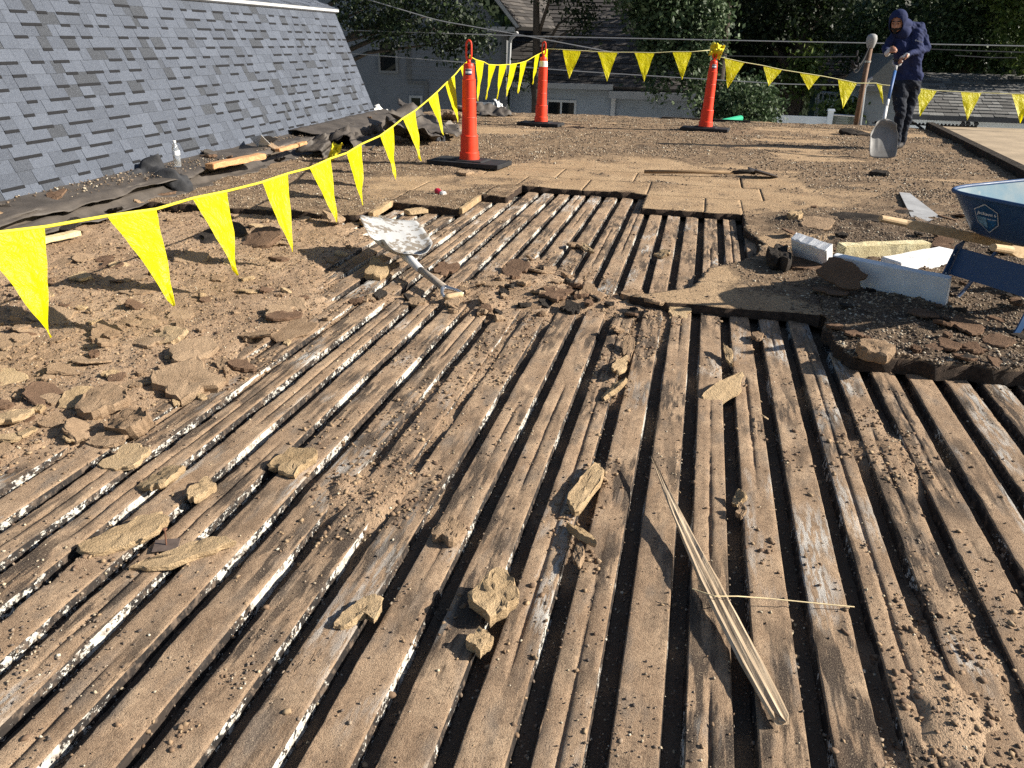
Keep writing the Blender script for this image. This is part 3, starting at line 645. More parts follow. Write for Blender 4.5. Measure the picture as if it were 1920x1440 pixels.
# nailer curb at the base
fo = lambda y: FA+(FB-FA)*((y-FA[1])/(FB[1]-FA[1]))
a0, b0 = fo(2.4), fo(12.6)
m = MB(); m.hexa([a0+[-.1, 0, -.2], b0+[-.1, 0, -.2], b0+[.30, 0, -.2], a0+[.30, 0, -.2], a0+[-.1, 0, -.03], b0+[-.1, 0, -.03], b0+[.27, 0, -.05], a0+[.27, 0, -.05]])
tag(m.build('roof_curb', D_CURB), 'low dark felt covered curb along the foot of the shingled slope', 'curb')
strip('membrane_strip', 'long torn black membrane draped over the curb below the shingles', 'membrane', [(-.06, .235), (.06, .215), (.22, .20), (.33, .19), (.39, .16)], 3.2, 7.5, D_MEMB, 3, .022, .075)
strip('membrane_strip', 'curled black membrane lying beside the curb under the water bottle', 'membrane', [(-.05, .23), (.08, .20), (.22, .20), (.33, .20), (.37, .17)], 7.1, 9.4, D_MEMB, 14, .024, .06)
strip('membrane_strip', 'lower brown black membrane flap turned up from the roof edge', 'membrane', [(.26, .10), (.33, .125), (.40, .07), (.47, .05)], 3.0, 9.6, D_MEMB, 25, .016, .09)
strip('membrane_strip', 'crumpled membrane at the far end of the shingled slope', 'membrane', [(-.1, .25), (.1, .28), (.3, .23), (.45, .2), (.5, .06)], 9.2, 12.4, D_MEMB, 37, .035, .09)
def rumple(name, label, cat, c, size, m, seed, h=.15, tilt=(0, 0, 0), th=.006, n=22, droop=0.0):
    G = []; Rm = Matrix.Rotation(tilt[2], 3, 'Z') @ Matrix.Rotation(tilt[1], 3, 'Y') @ Matrix.Rotation(tilt[0], 3, 'X')
    for i in range(n):
        row = []
        for j in range(n):
            u, v = i/(n-1)-.5, j/(n-1)-.5; k = 1+.5*float(fbm(math.atan2(u, v)*1.3+seed, 0, seed, 3))
            z = h*(2.2*float(fbm(u*3+seed, v*3, seed, 4)))+h*.5*abs(float(fbm(u*7+seed, v*2, seed+4, 3)))-droop*(u*u+v*v)*2
            row.append(tuple(Vector(c)+Rm @ Vector((u*size[0]*k, v*size[1]*k, z))))
        G.append(row)
    o = sheet(name, G, th, m); return tag(o, label, cat)
P = lambda x, y, z: at(x, y, z)
rumple('membrane_scrap', 'black crumpled rubber scrap folded over the curb left of the bottle', 'scrap', P(318, 322, .22), (.55, .36), D_CLOTH, 5, .16, (0.1, .5, .3), droop=.2)
rumple('membrane_scrap', 'grey black bunched membrane hanging at the end of the curb by the yellow knot', 'scrap', P(620, 268, .2), (.42, .5), D_MEMB, 8, .2, (.2, .7, .2), droop=.3)
rumple('membrane_scrap', 'folded grey membrane sheet behind the bunting with pale folds', 'scrap', P(672, 262, .13), (.55, .8), D_MEMB, 11, .2, (0, .25, .1))
rumple('membrane_scrap', 'large rumpled dark membrane sheet on the debris pile left of the tall cone', 'scrap', P(800, 225, .28), (.9, .9), D_MEMB, 15, .15, (.1, .35, .2))
rumple('membrane_scrap', 'dark membrane sheet sloping down the debris pile', 'scrap', P(772, 250, .18), (.7, .8), D_MEMB, 19, .14, (-.2, .3, .5))
rumple('membrane_scrap', 'torn membrane heap directly behind the tall cone', 'scrap', P(925, 207, .14), (.7, .6), D_MEMB, 23, .14, (.1, .1, .6))
rumple('membrane_scrap', 'small dark rolled scrap at the right end of the debris pile', 'scrap', P(822, 262, .07), (.3, .28), D_CLOTH, 29, .2, (0, .2, .1), droop=.2)
rumple('paper_scrap', 'white crumpled paper lying on the debris pile at the end of the slope', 'paper', P(718, 212, .2), (.36, .3), D_WHITE, 31, .12, (.3, .3, 0))
rumple('paper_scrap', 'pale grey plastic scrap beside the far window', 'paper', P(936, 196, .1), (.22, .25), D_WHITE, 33, .1, (.5, .4, .9))
rumple('plastic_scrap', 'yellow plastic scrap knotted to the bunting rope', 'plastic', P(628, 283, .18), (.12, .22), simple('yellow_scrap', (.75, .62, .02), .5, .2), 35, .12, (.8, .3, .2))

yy = RNG.uniform(3.6, 12.2, 1700); tt = RNG.uniform(-.02, .36, 1700); kk = fbm(yy*1.3, tt*5, 71, 3) > -.02; yy, tt = yy[kk], tt[kk]
scatter('gravel', FA[0]+(FB[0]-FA[0])*((yy-FA[1])/(FB[1]-FA[1]))+tt, yy, np.clip(RNG.lognormal(-5.0, .35, len(yy)), .004, .012), ico(), D_PEB2, z=.235-tt*.11, label='cream gravel lying on the torn membrane along the curb')
# ================================================================ CHUNKS OF FIBREBOARD AND OTHER LOOSE PIECES
def chunk_mesh(name, size, th, seed, m, rag=.22, npt=26, outline=None, bumpy=.25):
    rs = np.random.default_rng(seed)
    if outline is None:
        a = np.linspace(0, 2*np.pi, npt, endpoint=False); sq = 1/np.maximum(abs(np.cos(a+.4)), abs(np.sin(a+.4)))**rs.uniform(.2, .9)
        nz = fbm(np.cos(a)*1.3+seed*3.7, np.sin(a)*1.3+seed, seed, 4); r = sq*(.9+nz*2.6*(rag+.1)+rs.uniform(-.05, .05, npt)); ox, oy = r*np.cos(a)*size[0]/2, r*np.sin(a)*size[1]/2
    else:
        o = np.array(dens(outline, .07)); npt = len(o); ox, oy = (o[:, 0]+fbm(o[:, 0]*9+seed, o[:, 1]*9, seed, 3)*.12)*size[0], (o[:, 1]+fbm(o[:, 0]*9, o[:, 1]*9+seed+7, seed, 3)*.16)*size[1]
    cx0, cy0 = ox.mean(), oy.mean(); V = []; F = []; S_ = max(size)
    def hz(x, y): return (fbm(x/S_*3+seed, y/S_*3, seed+2, 4)*1.2+fbm(x*70+seed, y*70, seed+3, 2)*.7)*th*bumpy*1.6
    SZ = [(.90, -.5), (.97, -.3), (1.0, .0), (.99, .3), (.965, .5), (.85, .5), (.66, .5), (.44, .5), (.22, .5)]; R_ = len(SZ)
    for s, z in SZ:
        k = s*(1+rs.normal(0, .028, npt)); x, y = cx0+(ox-cx0)*k, cy0+(oy-cy0)*k; V += [tuple(p) for p in np.stack([x, y, z*th+hz(x, y)*(1 if z > 0 else .4)+rs.normal(0, .05, npt)*th], 1)]
    for k in range(R_-1):
        for i in range(npt): q = (i+1) % npt; F.append((k*npt+i, k*npt+q, (k+1)*npt+q, (k+1)*npt+i))
    V.append((cx0, cy0, .5*th+float(hz(cx0, cy0)))); V.append((cx0, cy0, -.5*th)); n = len(V)
    for i in range(npt): q = (i+1) % npt; F.append(((R_-1)*npt+i, (R_-1)*npt+q, n-2)); F.append((q, i, n-1))
    me = bpy.data.meshes.new(name); me.from_pydata(V, [], F); me.materials.append(m); me.polygons.foreach_set('use_smooth', [k >= 5*npt for k in range(len(F))]); me.update(); return me
def place(o, c, yaw=0, tilt=(0, 0)): o.location = c; o.rotation_euler = (tilt[0], tilt[1], yaw)
def chunk(label, px, pxs, th, seed, m=None, yaw=0, tilt=(0, 0), z=None, name='fibreboard_chunk', cat='chunk', group=None, outline=None, rag=.22, depth=None, lift=0.0):
    P0 = at(px[0], px[1], .02); zz = (sz(P0[0], P0[1], .05) if z is None else z); P0 = at(px[0], px[1], zz+th*.5)
    zc = (P0-EYE) @ FW; sx = pxs[0]*zc/FOC; el = math.atan2(CAM_H, math.hypot(P0[0], P0[1])); sy = depth or pxs[1]*zc/FOC/max(.35, math.sin(el))
    o = link(name, chunk_mesh(name, (sx, sy), th, seed, m or D_TAN, rag, outline=outline)); place(o, (P0[0], P0[1], zz+th*.5+lift), yaw, tilt)
    return tag(o, label, cat, group)
HD = rad(YAW)
chunk('large flat tan fibreboard piece bridging two grooves, lower left', (232, 1002), (150, 62), .022, 1, yaw=.42, tilt=(.1, -.05), outline=[(-.5, -.2), (-.42, -.38), (-.1, -.45), (.2, -.3), (.42, -.1), (.5, .2), (.4, .45), (.1, .38), (-.1, .15), (-.3, -.02)], rag=.3)
chunk('long pointed tan fibreboard sliver lying across a rib, lower left', (345, 1042), (190, 66), .02, 2, yaw=.5, tilt=(.05, -.06), outline=[(-.5, -.1), (-.3, .06), (-.1, .16), (.2, .3), (.42, .3), (.5, .12), (.4, .0), (.15, -.12), (-.1, -.22), (-.3, -.2)], rag=.3)
chunk('L shaped tan fibreboard piece on a rib left of the thick block', (672, 1150), (92, 56), .02, 3, yaw=.45, tilt=(0, -.08), outline=[(-.5, -.3), (-.3, .05), (0, .3), (.3, .45), (.5, .3), (.48, -.1), (.3, -.35), (.2, -.05), (0, -.15), (-.2, -.35)], rag=.3)
chunk('thick tan fibreboard block with clean broken face near the centre bottom', (930, 1128), (84, 62), .05, 4, yaw=-.25, tilt=(.28, .15), rag=.08, lift=.012)
chunk('small tan crumbled lump just below the thick block', (900, 1208), (42, 36), .03, 5, rag=.3)
chunk('crumbly tan lump sitting on a rib below the red brown debris', (843, 995), (52, 42), .03, 6, m=D_BRN, rag=.35)
chunk('oval tan fibreboard piece on a rib left of centre', (548, 866), (84, 42), .028, 7, yaw=.2, tilt=(.1, -.1))
chunk('small tan nub beside the oval groove piece, left', (378, 920), (46, 36), .028, 8)
chunk('squarish tan piece tilted over the gap, left', (305, 897), (80, 50), .022, 9, yaw=.5, tilt=(-.2, -.25))
chunk('flat tan flake below the round lump, left', (243, 858), (90, 36), .02, 10, yaw=.45, tilt=(.05, -.1))
chunk('big round broken lump standing in the debris, left', (246, 795), (84, 70), .065, 11, m=D_BRN, yaw=.3, tilt=(.35, -.2), rag=.12, depth=.12)
chunk('thick brown log shaped lump behind the round one, left', (192, 752), (88, 40), .05, 12, m=D_BRN, yaw=.1, tilt=(.1, 0))
chunk('tan piece with a dark hollow beneath it, upper of the left debris', (355, 720), (112, 46), .045, 13, m=D_BRN, tilt=(.25, .1))
chunk('upright tan slab leaning in the debris under the second pennant', (318, 632), (66, 44), .03, 14, yaw=.2, tilt=(.4, -.2), depth=.12)
chunk('brown slab lying right of the leaning slab, left debris', (362, 658), (70, 40), .03, 15, m=D_BRN, tilt=(.1, .15))
chunk('smooth grey brown plate lying flat in the debris', (548, 618), (92, 40), .014, 16, m=D_BRN, yaw=.1, tilt=(.06, -.08), rag=.12)
chunk('curved tan shard balanced on a rib, right of centre', (1355, 735), (44, 44), .018, 17, yaw=-.5, tilt=(.3, .35), rag=.25)
chunk('rounded crumb lump at the gravel edge above the right ribs', (1638, 658), (66, 30), .05, 18, m=D_BRN, rag=.18)
chunk('long dried tan lump clinging to a rib right of centre', (1098, 915), (40, 90), .03, 19, yaw=-.15, rag=.3, m=D_TAN)
chunk('tan wedge lying in front of the shovel shadow', (708, 508), (46, 28), .05, 20, yaw=.3, tilt=(.2, .1))
chunk('pale tan bit lying left of the shovel blade tip', (690, 412), (26, 22), .04, 21, rag=.3)
chunk('broad brown slab under the third pennant', (492, 448), (80, 34), .035, 22, m=D_RED, yaw=.35, tilt=(.2, -.2), rag=.1, name='felt_chunk')
chunk('dark felt scrap lying under the pennants, left', (420, 440), (70, 36), .03, 23, m=D_FELT, tilt=(.15, .1), name='felt_chunk')
chunk('flat oval stone like plate in front of the tall cone base', (873, 324), (32, 12), .03, 24, m=D_BRN, rag=.1)
chunk('red brown felt piece leaning on the white foam board', (1578, 515), (92, 52), .02, 25, m=D_RED, yaw=-.35, tilt=(.85, .2), name='felt_chunk', z=.165, rag=.3, depth=.2)
chunk('red brown felt slab under the short foam block', (1512, 497), (80, 26), .03, 26, m=D_RED, yaw=.1, tilt=(.12, 0), name='felt_chunk')
chunk('brown curled felt flap in the gravel left of the barrow handle', (1528, 418), (62, 22), .02, 27, m=D_BRN, yaw=.2, tilt=(.2, -.1), name='felt_chunk')
chunk('tan lump lying left of the curled felt flap', (1490, 405), (28, 18), .05, 28)
chunk('long dark felt ridge torn up in the gravel behind the foam', (1610, 410), (120, 16), .03, 29, m=D_FELT, yaw=-.3, tilt=(.2, 0), name='felt_chunk')
chunk('dark ragged lump at the left end of the foam blocks', (1460, 480), (44, 46), .09, 30, m=D_FELT, rag=.4, name='felt_chunk')
chunk('small tan board stub in front of the foam blocks', (1668, 498), (36, 12), .04, 31, rag=.08)
chunk('brown plate lying in the shaded gravel beneath the barrow', (1730, 588), (60, 18), .012, 32, m=D_RED, yaw=-.1)
chunk('cracked red brown slab at the right edge below the barrow', (1810, 610), (62, 24), .015, 33, m=D_RED, yaw=-.3, tilt=(.1, .1), name='felt_chunk')
chunk('cracked brown plate near the barrow leg, right edge', (1870, 640), (52, 20), .015, 34, m=D_RED, yaw=-.2, tilt=(.1, -.1), name='felt_chunk')
chunk('brown slab lying on gravel above the right ribs', (1780, 648), (46, 18), .015, 35, m=D_RED, tilt=(.12, 0))
chunk('dark plate lying flat on the shaded gravel', (1560, 545), (70, 20), .012, 36, m=D_RED, name='felt_chunk')
chunk('dark curled tar piece on the boards behind the wheelbarrow', (1650, 325), (36, 14), .04, 37, m=D_FELT, rag=.35, name='felt_chunk')
chunk('dark felt strip torn up near the roof edge left of the worker', (1600, 250), (60, 10), .06, 38, m=D_FELT, yaw=-.5, tilt=(.15, .1), name='felt_chunk')
chunk('rust coloured flake in the debris above the broom of ribs', (965, 505), (54, 24), .02, 39, m=D_RED, yaw=.4, tilt=(.2, -.2), name='felt_chunk', rag=.35)
chunk('rust coloured flake right of the shovel socket', (835, 505), (50, 22), .02, 40, m=D_RED, yaw=.1, tilt=(.2, .1), name='felt_chunk', rag=.35)
chunk('dark crumbled heap on the ribs in the middle of the deck', (1040, 552), (60, 28), .025, 41, m=D_RED, rag=.4, name='felt_chunk')
chunk('flat chip standing on edge in the middle debris', (1105, 556), (46, 24), .025, 42, m=D_BRN, tilt=(.4, .1))
chunk('oval chunk at the tip of the board tongue', (1185, 553), (42, 16), .035, 43, m=D_BRN)
chunk('tan torn shard pointing from the board tongue', (1275, 585), (46, 24), .015, 44, yaw=-.4, tilt=(.25, .1), rag=.35)
for k, (x, y, wd, hh) in enumerate([(1165, 690, 26, 50), (1178, 655, 22, 30), (1150, 735, 24, 30), (1158, 622, 22, 22), (1365, 672, 14, 24), (1420, 635, 22, 16), (1090, 1010, 22, 50), (1085, 1050, 18, 40), (1385, 940, 22, 18), (1390, 965, 18, 20), (1240, 480, 36, 10), (1078, 462, 30, 14), (1098, 468, 14, 26)]):
    chunk('curled tan scrap wedged in a groove between the ribs', (x, y), (wd, hh), .02, 60+k, m=D_BRN if k % 2 else D_TAN, yaw=random.uniform(-.6, .6), tilt=(random.uniform(-.5, .5), random.uniform(-.5, .5)), group='scraps wedged in the grooves', rag=.35, lift=.012)
random.seed(5); cnt = 0; NEARP = HEAPS[0][0]
while cnt < 190:
    x, y = random.uniform(-20, 700), random.uniform(400, 900)
    p = at(x, y, 0)
    ok = inpoly(np.array([p[0]]), np.array([p[1]]), NEARP)[0] or inpoly(np.array([p[0]]), np.array([p[1]]), HEAPS[1][0])[0]
    if not ok: continue
    s = random.choice([14, 18, 22, 28, 36, 48, 60])*(.65+.5*(y-400)/400); cnt += 1
    chunk('broken fibreboard fragment lying in the debris left of the ribs', (x, y), (s, s*random.uniform(.3, .6)), random.uniform(.008, .022), 200+cnt, m=random.choice([D_TAN, D_BRN, D_BRN, D_BRN, D_BRN, D_RED]), lift=-.004, yaw=random.uniform(0, 3), tilt=(random.gauss(.10, .16), random.gauss(-.05, .16)), group='broken fragments in the debris', rag=.3)
cnt = 0
while cnt < 60:
    x, y = random.uniform(620, 1280), random.uniform(470, 640)
    p = at(x, y, 0)
    if not inpoly(np.array([p[0]]), np.array([p[1]]), HEAPS[1][0])[0]: continue
    s = random.choice([10, 14, 18, 24, 30]); cnt += 1
    chunk('red brown flake in the band of debris across the middle ribs', (x, y), (s, s*.5), random.uniform(.01, .025), 500+cnt, m=random.choice([D_RED, D_BRN, D_BRN, D_FELT]), yaw=random.uniform(0, 3), tilt=(random.gauss(.05, .25), random.gauss(0, .25)), group='flakes in the middle debris', rag=.3)
cnt = 0
while cnt < 60:
    x, y = random.uniform(1420, 1920), random.uniform(385, 690); p = at(x, y, .06)
    if not inpoly(np.array([p[0]]), np.array([p[1]]), LAYER)[0] or p[0] < .6: continue
    s = random.choice([12, 14, 18, 24, 34]); cnt += 1
    chunk('dark felt flake lying in the gravel around the foam and barrow', (x, y), (s, s*.4), random.uniform(.008, .02), 700+cnt, m=random.choice([D_RED, D_RED, D_FELT]), yaw=random.uniform(0, 3), tilt=(random.gauss(.08, .18), random.gauss(0, .15)), group='felt flakes in the gravel', rag=.3, name='felt_chunk')

# ---------------------------------------------------------------- foam blocks, boards, small finds
def block(name, label, cat, c0, c1, hgt, wid, m, z=None, roll=0.0, bev=.006, seed=1, nx=9):
    a, b = Vector(c0), Vector(c1); L = (b-a).length; d = (b-a).normalized(); me = MB()
    o = None; bm = bmesh.new(); bmesh.ops.create_cube(bm, size=1)
    for v in bm.verts: v.co = Vector((v.co.x*L, v.co.y*wid, v.co.z*hgt))
    bmesh.ops.subdivide_edges(bm, edges=[e for e in bm.edges if abs(e.verts[0].co.x-e.verts[1].co.x) > L*.5], cuts=nx)
    bmesh.ops.bevel(bm, geom=[e for e in bm.edges if e.is_manifold and e.calc_face_angle(0) > .5], offset=bev, segments=2, affect='EDGES')
    rs = random.Random(seed)
    for v in bm.verts: v.co += Vector((rs.gauss(0, bev*.3), rs.gauss(0, bev*.35), rs.gauss(0, bev*.35)))
    mesh = bpy.data.meshes.new(name); bm.to_mesh(mesh); bm.free(); mesh.materials.append(m); o = link(name, mesh)
    X = d; Zv = Vector((0, 0, 1)); Yv = Zv.cross(X).normalized(); Zv = X.cross(Yv)
    R = Matrix((X, Yv, Zv)).transposed() @ Matrix.Rotation(roll, 3, 'X'); o.matrix_world = Matrix.Translation((a+b)/2) @ R.to_4x4()
    return tag(o, label, cat)
V3 = lambda x, y, z: Vector(at(x, y, z))
block('foam_block', 'short white foam block tipped on its side, leftmost of the foam pieces', 'foam block', V3(1490, 458, .17), V3(1556, 482, .14), .16, .07, D_FOAM, roll=.55, seed=2)
block('foam_block', 'yellowed foam block lying behind the long white board', 'foam block', V3(1574, 472, .12), V3(1735, 466, .12), .10, .09, D_FOAMY, roll=.05, seed=3)
block('foam_block', 'white foam block lying at an angle nearest the barrow leg', 'foam block', V3(1668, 500, .115), V3(1778, 478, .12), .09, .14, D_FOAM, seed=4)
block('foam_board', 'long white foam board standing on edge beside the barrow leg', 'foam board', V3(1562, 504, .15), V3(1778, 550, .15), .19, .045, simple('blue_white_foam', (.74, .78, .82), .9, .12, 14, .5, .004), roll=.22, seed=5, bev=.004)
block('cedar_lath', 'pale wooden strip sticking out behind the first pennant', 'wood strip', V3(30, 462, .05), V3(148, 436, .06), .035, .06, m_wood('pale_wood', (.55, .42, .22), (.75, .62, .36)), seed=6, bev=.003)
block('wood_strip', 'tan wood strip along the cut board edge left of the ribs', 'wood strip', V3(695, 404, .05), V3(733, 381, .05), .05, .045, D_TAN, seed=7, bev=.004)
block('wood_strip', 'tan wood strip along the second cut board edge', 'wood strip', V3(864, 396, .05), V3(899, 371, .05), .05, .035, D_TAN, seed=8, bev=.004)
block('wood_strip', 'tan board offcut wedged beyond the shovel blade', 'wood strip', V3(762, 398, .03), V3(798, 394, .03), .035, .10, D_TAN, seed=9, bev=.004)
D_ORW = m_wood('orange_wood', (.42, .22, .10), (.62, .36, .18))
block('wood_strip', 'orange split wood strip exposed in the curb right of the bottle', 'wood strip', V3(392, 312, .21), V3(492, 292, .21), .05, .10, D_ORW, seed=10)
block('wood_strip', 'thin orange wood strip in the curb nearer the far end', 'wood strip', V3(520, 282, .22), V3(572, 268, .22), .035, .06, D_ORW, seed=11)
D_BRICK = m_chunk('brick_clay', ((.32, .15, .09), (.48, .26, .17), (.58, .40, .31)), .4)
for k, (x, y, l) in enumerate([(703, 236, 'broken red brick half, left of the three by the slope end'), (714, 232, 'broken red brick half, middle of the three by the slope end'), (728, 229, 'pale pink broken brick, right of the three by the slope end')]):
    c = at(x, y, .14); block('brick', l, 'brick', c+np.array([-.05, -.02, 0]), c+np.array([.06, .03, 0]), .09, .1, D_BRICK, seed=20+k, bev=.008)
for k, (x, y, zz, l) in enumerate([(760, 243, .2, 'grey slab in the debris pile, upper left'), (842, 243, .1, 'long pale slab lying in the debris pile before the tall cone'), (846, 218, .14, 'grey slab behind the last pennants'), (868, 205, .1, 'grey slab leaning beside the tall cone'), (905, 205, .1, 'brown slab to the right of the tall cone neck')]):
    o = link('rubble_slab', chunk_mesh('rubble_slab', (.5, .3), .06, 40+k, simple('grey_slab', (.24, .21, .18), .9, .3, 9, .4) if k % 2 else D_BRN, .15)); place(o, at(x, y, zz), .5+k, (.35, .2*(-1)**k)); tag(o, l, 'slab')
# grey sheet metal flashing right of the gravel
m = MB(); q = [at(1686, 360, .085), at(1706, 362, .085), at(1776, 416, .08), at(1712, 413, .08)]
m.hexa([p-[0, 0, .004] for p in q]+q); tag(m.build('flashing_sheet', simple('grey_flashing', (.36, .36, .36), .6, .2, 9, spec=.4)), 'flat grey sheet metal flashing lying in gravel beyond the barrow handle', 'flashing')
m = MB(); q = [at(468, 257, .30), at(490, 253, .36), at(507, 270, .24), at(484, 276, .2)]
m.hexa([p-[0, 0, .004] for p in q]+q); tag(m.build('flashing_sheet', D_ALU), 'small pale metal flashing piece tucked under the lowest shingles', 'flashing')
random.seed(12)
for k in range(46):
    yv = random.uniform(4.2, 12.6); tv = random.uniform(.0, .55); f0 = fo(yv); zv = .225-tv*.12 if tv < .38 else .06
    o = link('felt_chunk', chunk_mesh('felt_chunk', (random.uniform(.08, .3), random.uniform(.05, .16)), random.uniform(.012, .03), 900+k, random.choice([D_FELT, D_RED, D_BRN, D_FELT, D_MEMB]), .35)); place(o, (f0[0]+tv, yv, zv+.012), random.uniform(0, 3), (random.gauss(0, .2), random.gauss(.15, .2)))
    tag(o, 'torn felt scrap lying along the curb at the foot of the shingles', 'scrap', 'felt scraps along the curb')
# splintered lath with string
def lath():
    A = np.array(V3(1222, 856, .06)); B = np.array(V3(1470, 1356, .022)); d = B-A; L = np.linalg.norm(d); d /= L; s = np.cross(d, [0, 0, 1]); s /= np.linalg.norm(s); up = np.cross(s, d)
    n = 46; k = 7; V = []; F = []; prof = [(-1, 0), (-.7, .8), (-.2, .55), (.15, 1.0), (.6, .62), (.85, .9), (1, .0)]
    for i in range(n):
        t = i/(n-1); wd = (.003+.025*min(1, t*1.7))*(1-.25*max(0, t-.85)/.15)*(1+.1*float(fbm(t*14, 0, 7, 3))); th = .003+.007*min(1, t*2)
        bow = 0.012*math.sin(t*3.1)
        for j, (a, b) in enumerate(prof):
            e = float(fbm(t*9, j*3.3, 17, 3))
            jag = (float(fbm(j*2.7, 5.1, 19, 2))*.10 if i == n-1 else 0)
            V.append(A+d*(t*L+jag*.7)+s*(a*wd+bow+e*.006)+up*(b*th+e*.008))
        for j in (5, 3, 1): V.append(A+d*t*L+s*(prof[j][0]*wd*.9+bow)+up*(-th*.5))
    kk = k+3
    for i in range(n-1):
        for j in range(kk): q = (j+1) % kk; F.append((i*kk+j, i*kk+q, (i+1)*kk+q, (i+1)*kk+j))
    F.append(tuple(range(kk))); F.append(tuple((n-1)*kk+j for j in range(kk))[::-1])
    me = bpy.data.meshes.new('splintered_lath'); me.from_pydata(V, [], F); me.materials.append(m_lathmat()); me.update(); o = link('splintered_lath', me); fixn(o)
    return tag(o, 'long splintered wooden lath lying across the near ribs', 'lath')
def m_lathmat():
    t = T('lath_grain', .7, .2); d = np.array(V3(1470, 1356, .02))-np.array(V3(1222, 856, .06)); ang = math.atan2(d[1], d[0])
    v = t.n('NewGeometry'); v = t.n('Mapping', Vector=v, Rotation=(0, 0, -ang)); v = t.n('Mapping', Vector=v, Scale=(3, 150, 60))
    a = t.noise(v, 1.0, 5, .65, dist=.3); c = t.ramp(a, [(.3, (.20, .145, .095)), (.5, (.36, .275, .185)), (.68, (.58, .47, .34))])
    return t.done(c, t.bump(a, .9, .004))
lath()
m = MB(); pts = [V3(1298, 1104, .05), V3(1340, 1118, .055), V3(1383, 1118, .05), V3(1440, 1122, .03), V3(1520, 1130, .02), V3(1602, 1138, .012)]
m.tube(pts, .0016, 6); tag(m.build('straw_strand', simple('straw', (.72, .58, .34), .7, .2)), 'thin pale straw strand lying across ribs beside the lath', 'straw')
for k, (a, b, l) in enumerate([((1428, 778), (1440, 786), 'short curled wood shaving on a rib, right'), ((1310, 1098), (1324, 1112), 'thin splinter left of the lath')]):
    m = MB(); m.tube([V3(*a, .02), V3((a[0]+b[0])/2, (a[1]+b[1])/2, .028), V3(*b, .015)], .003, 6); tag(m.build('wood_splinter', D_LATH), l, 'splinter')
# deck plate with a screw standing in it
pl = thing('fastener_plate', 'rusty metal plate with its screw standing up between the two big tan pieces', 'fastener', loc=tuple(at(312, 1022, .012)))
m = MB(); m.box((0, 0, 0), (.07, .05, .003), Matrix.Rotation(.4, 3, 'Z') @ Matrix.Rotation(.12, 3, 'X')); o = m.build('plate', simple('rusty_plate', (.16, .12, .10), .6, .3, 40, metal=.4), pl); bevel(o, .001, 1)
m = MB(); m.tube([(0, 0, 0), (.002, .003, .05)], .0022, 8); m.lathe([(0, .056), (.006, .055), (.007, .052), (.002, .049)], (.002, .003, 0), 10); m.build('screw', simple('rust', (.22, .11, .07), .7, .3, 40, metal=.3), pl)
# crushed can
def can():
    c = at(826, 361, .075); V = []; F = []; n = 20; k = 9
    for j in range(k):
        for i in range(n):
            a = 2*math.pi*i/n; r = .033*(1-.35*math.exp(-((j-4)/1.6)**2)*(.6+.6*math.cos(a)))+.006*float(fbm(i*.7, j*.8, 5, 2)); 
            if j in (0, k-1): r *= .82
            V.append((r*math.cos(a), (j-4)*.0135, r*math.sin(a)*.8))
    for j in range(k-1):
        for i in range(n): q = (i+1) % n; F.append((j*n+i, j*n+q, (j+1)*n+q, (j+1)*n+i))
    F.append(tuple(range(n))[::-1]); F.append(tuple((k-1)*n+i for i in range(n)))
    t = T('red_can', .35, .6); v = t.pos(kind='obj'); x = t.n('SeparateXYZ', i0=v, out=1)
    c1 = t.ramp(t.math('ADD', t.math('MULTIPLY', x, 9.0), t.math('MULTIPLY', t.noise(v, 30, 3), .5)), [(.02, (.75, .73, .72)), (.1, (.50, .02, .05))]); mm = t.done(c1, Metallic=.35)
    me = bpy.data.meshes.new('crushed_can'); me.from_pydata(V, [], F); me.materials.append(mm); me.update(); o = link('crushed_can', me); o.location = c; o.rotation_euler = (.25, .1, 1.15); fixn(o)
    tag(o, 'crushed red and white drink can lying on the boards', 'can')
can()
# water bottle
def bottle():
    base = at(334, 313, .215); root = thing('water_bottle', 'clear plastic water bottle standing on the curb by the shingles', 'bottle', loc=tuple(base))
    t = T('clear_plastic', .08, .5); mg = t.done((.93, .96, .97), Transmission_Weight=.88, IOR=1.33)
    pr = [(0.001, 0), (.028, .002), (.032, .012)]+[(.0325-(.0022 if k % 2 else 0), .02+k*.01) for k in range(8)]+[(.033, .105), (.033, .15), (.031, .165), (.024, .19), (.013, .21), (.013, .222), (.011, .222)]
    o = MB().lathe(pr, n=24).build('bottle_body', mg, root, True); merge_smooth(o)
    o = MB().lathe([(.0337, .108), (.0342, .11), (.0342, .146), (.0337, .148)], n=24).build('bottle_label', simple('bottle_label', (.85, .86, .88), .5, .1, 30), root, True)
    o = MB().lathe([(.0145, .216), (.0145, .234), (.012, .236), (.0005, .236)], n=18).build('bottle_cap', D_WHITE, root, True)
bottle()
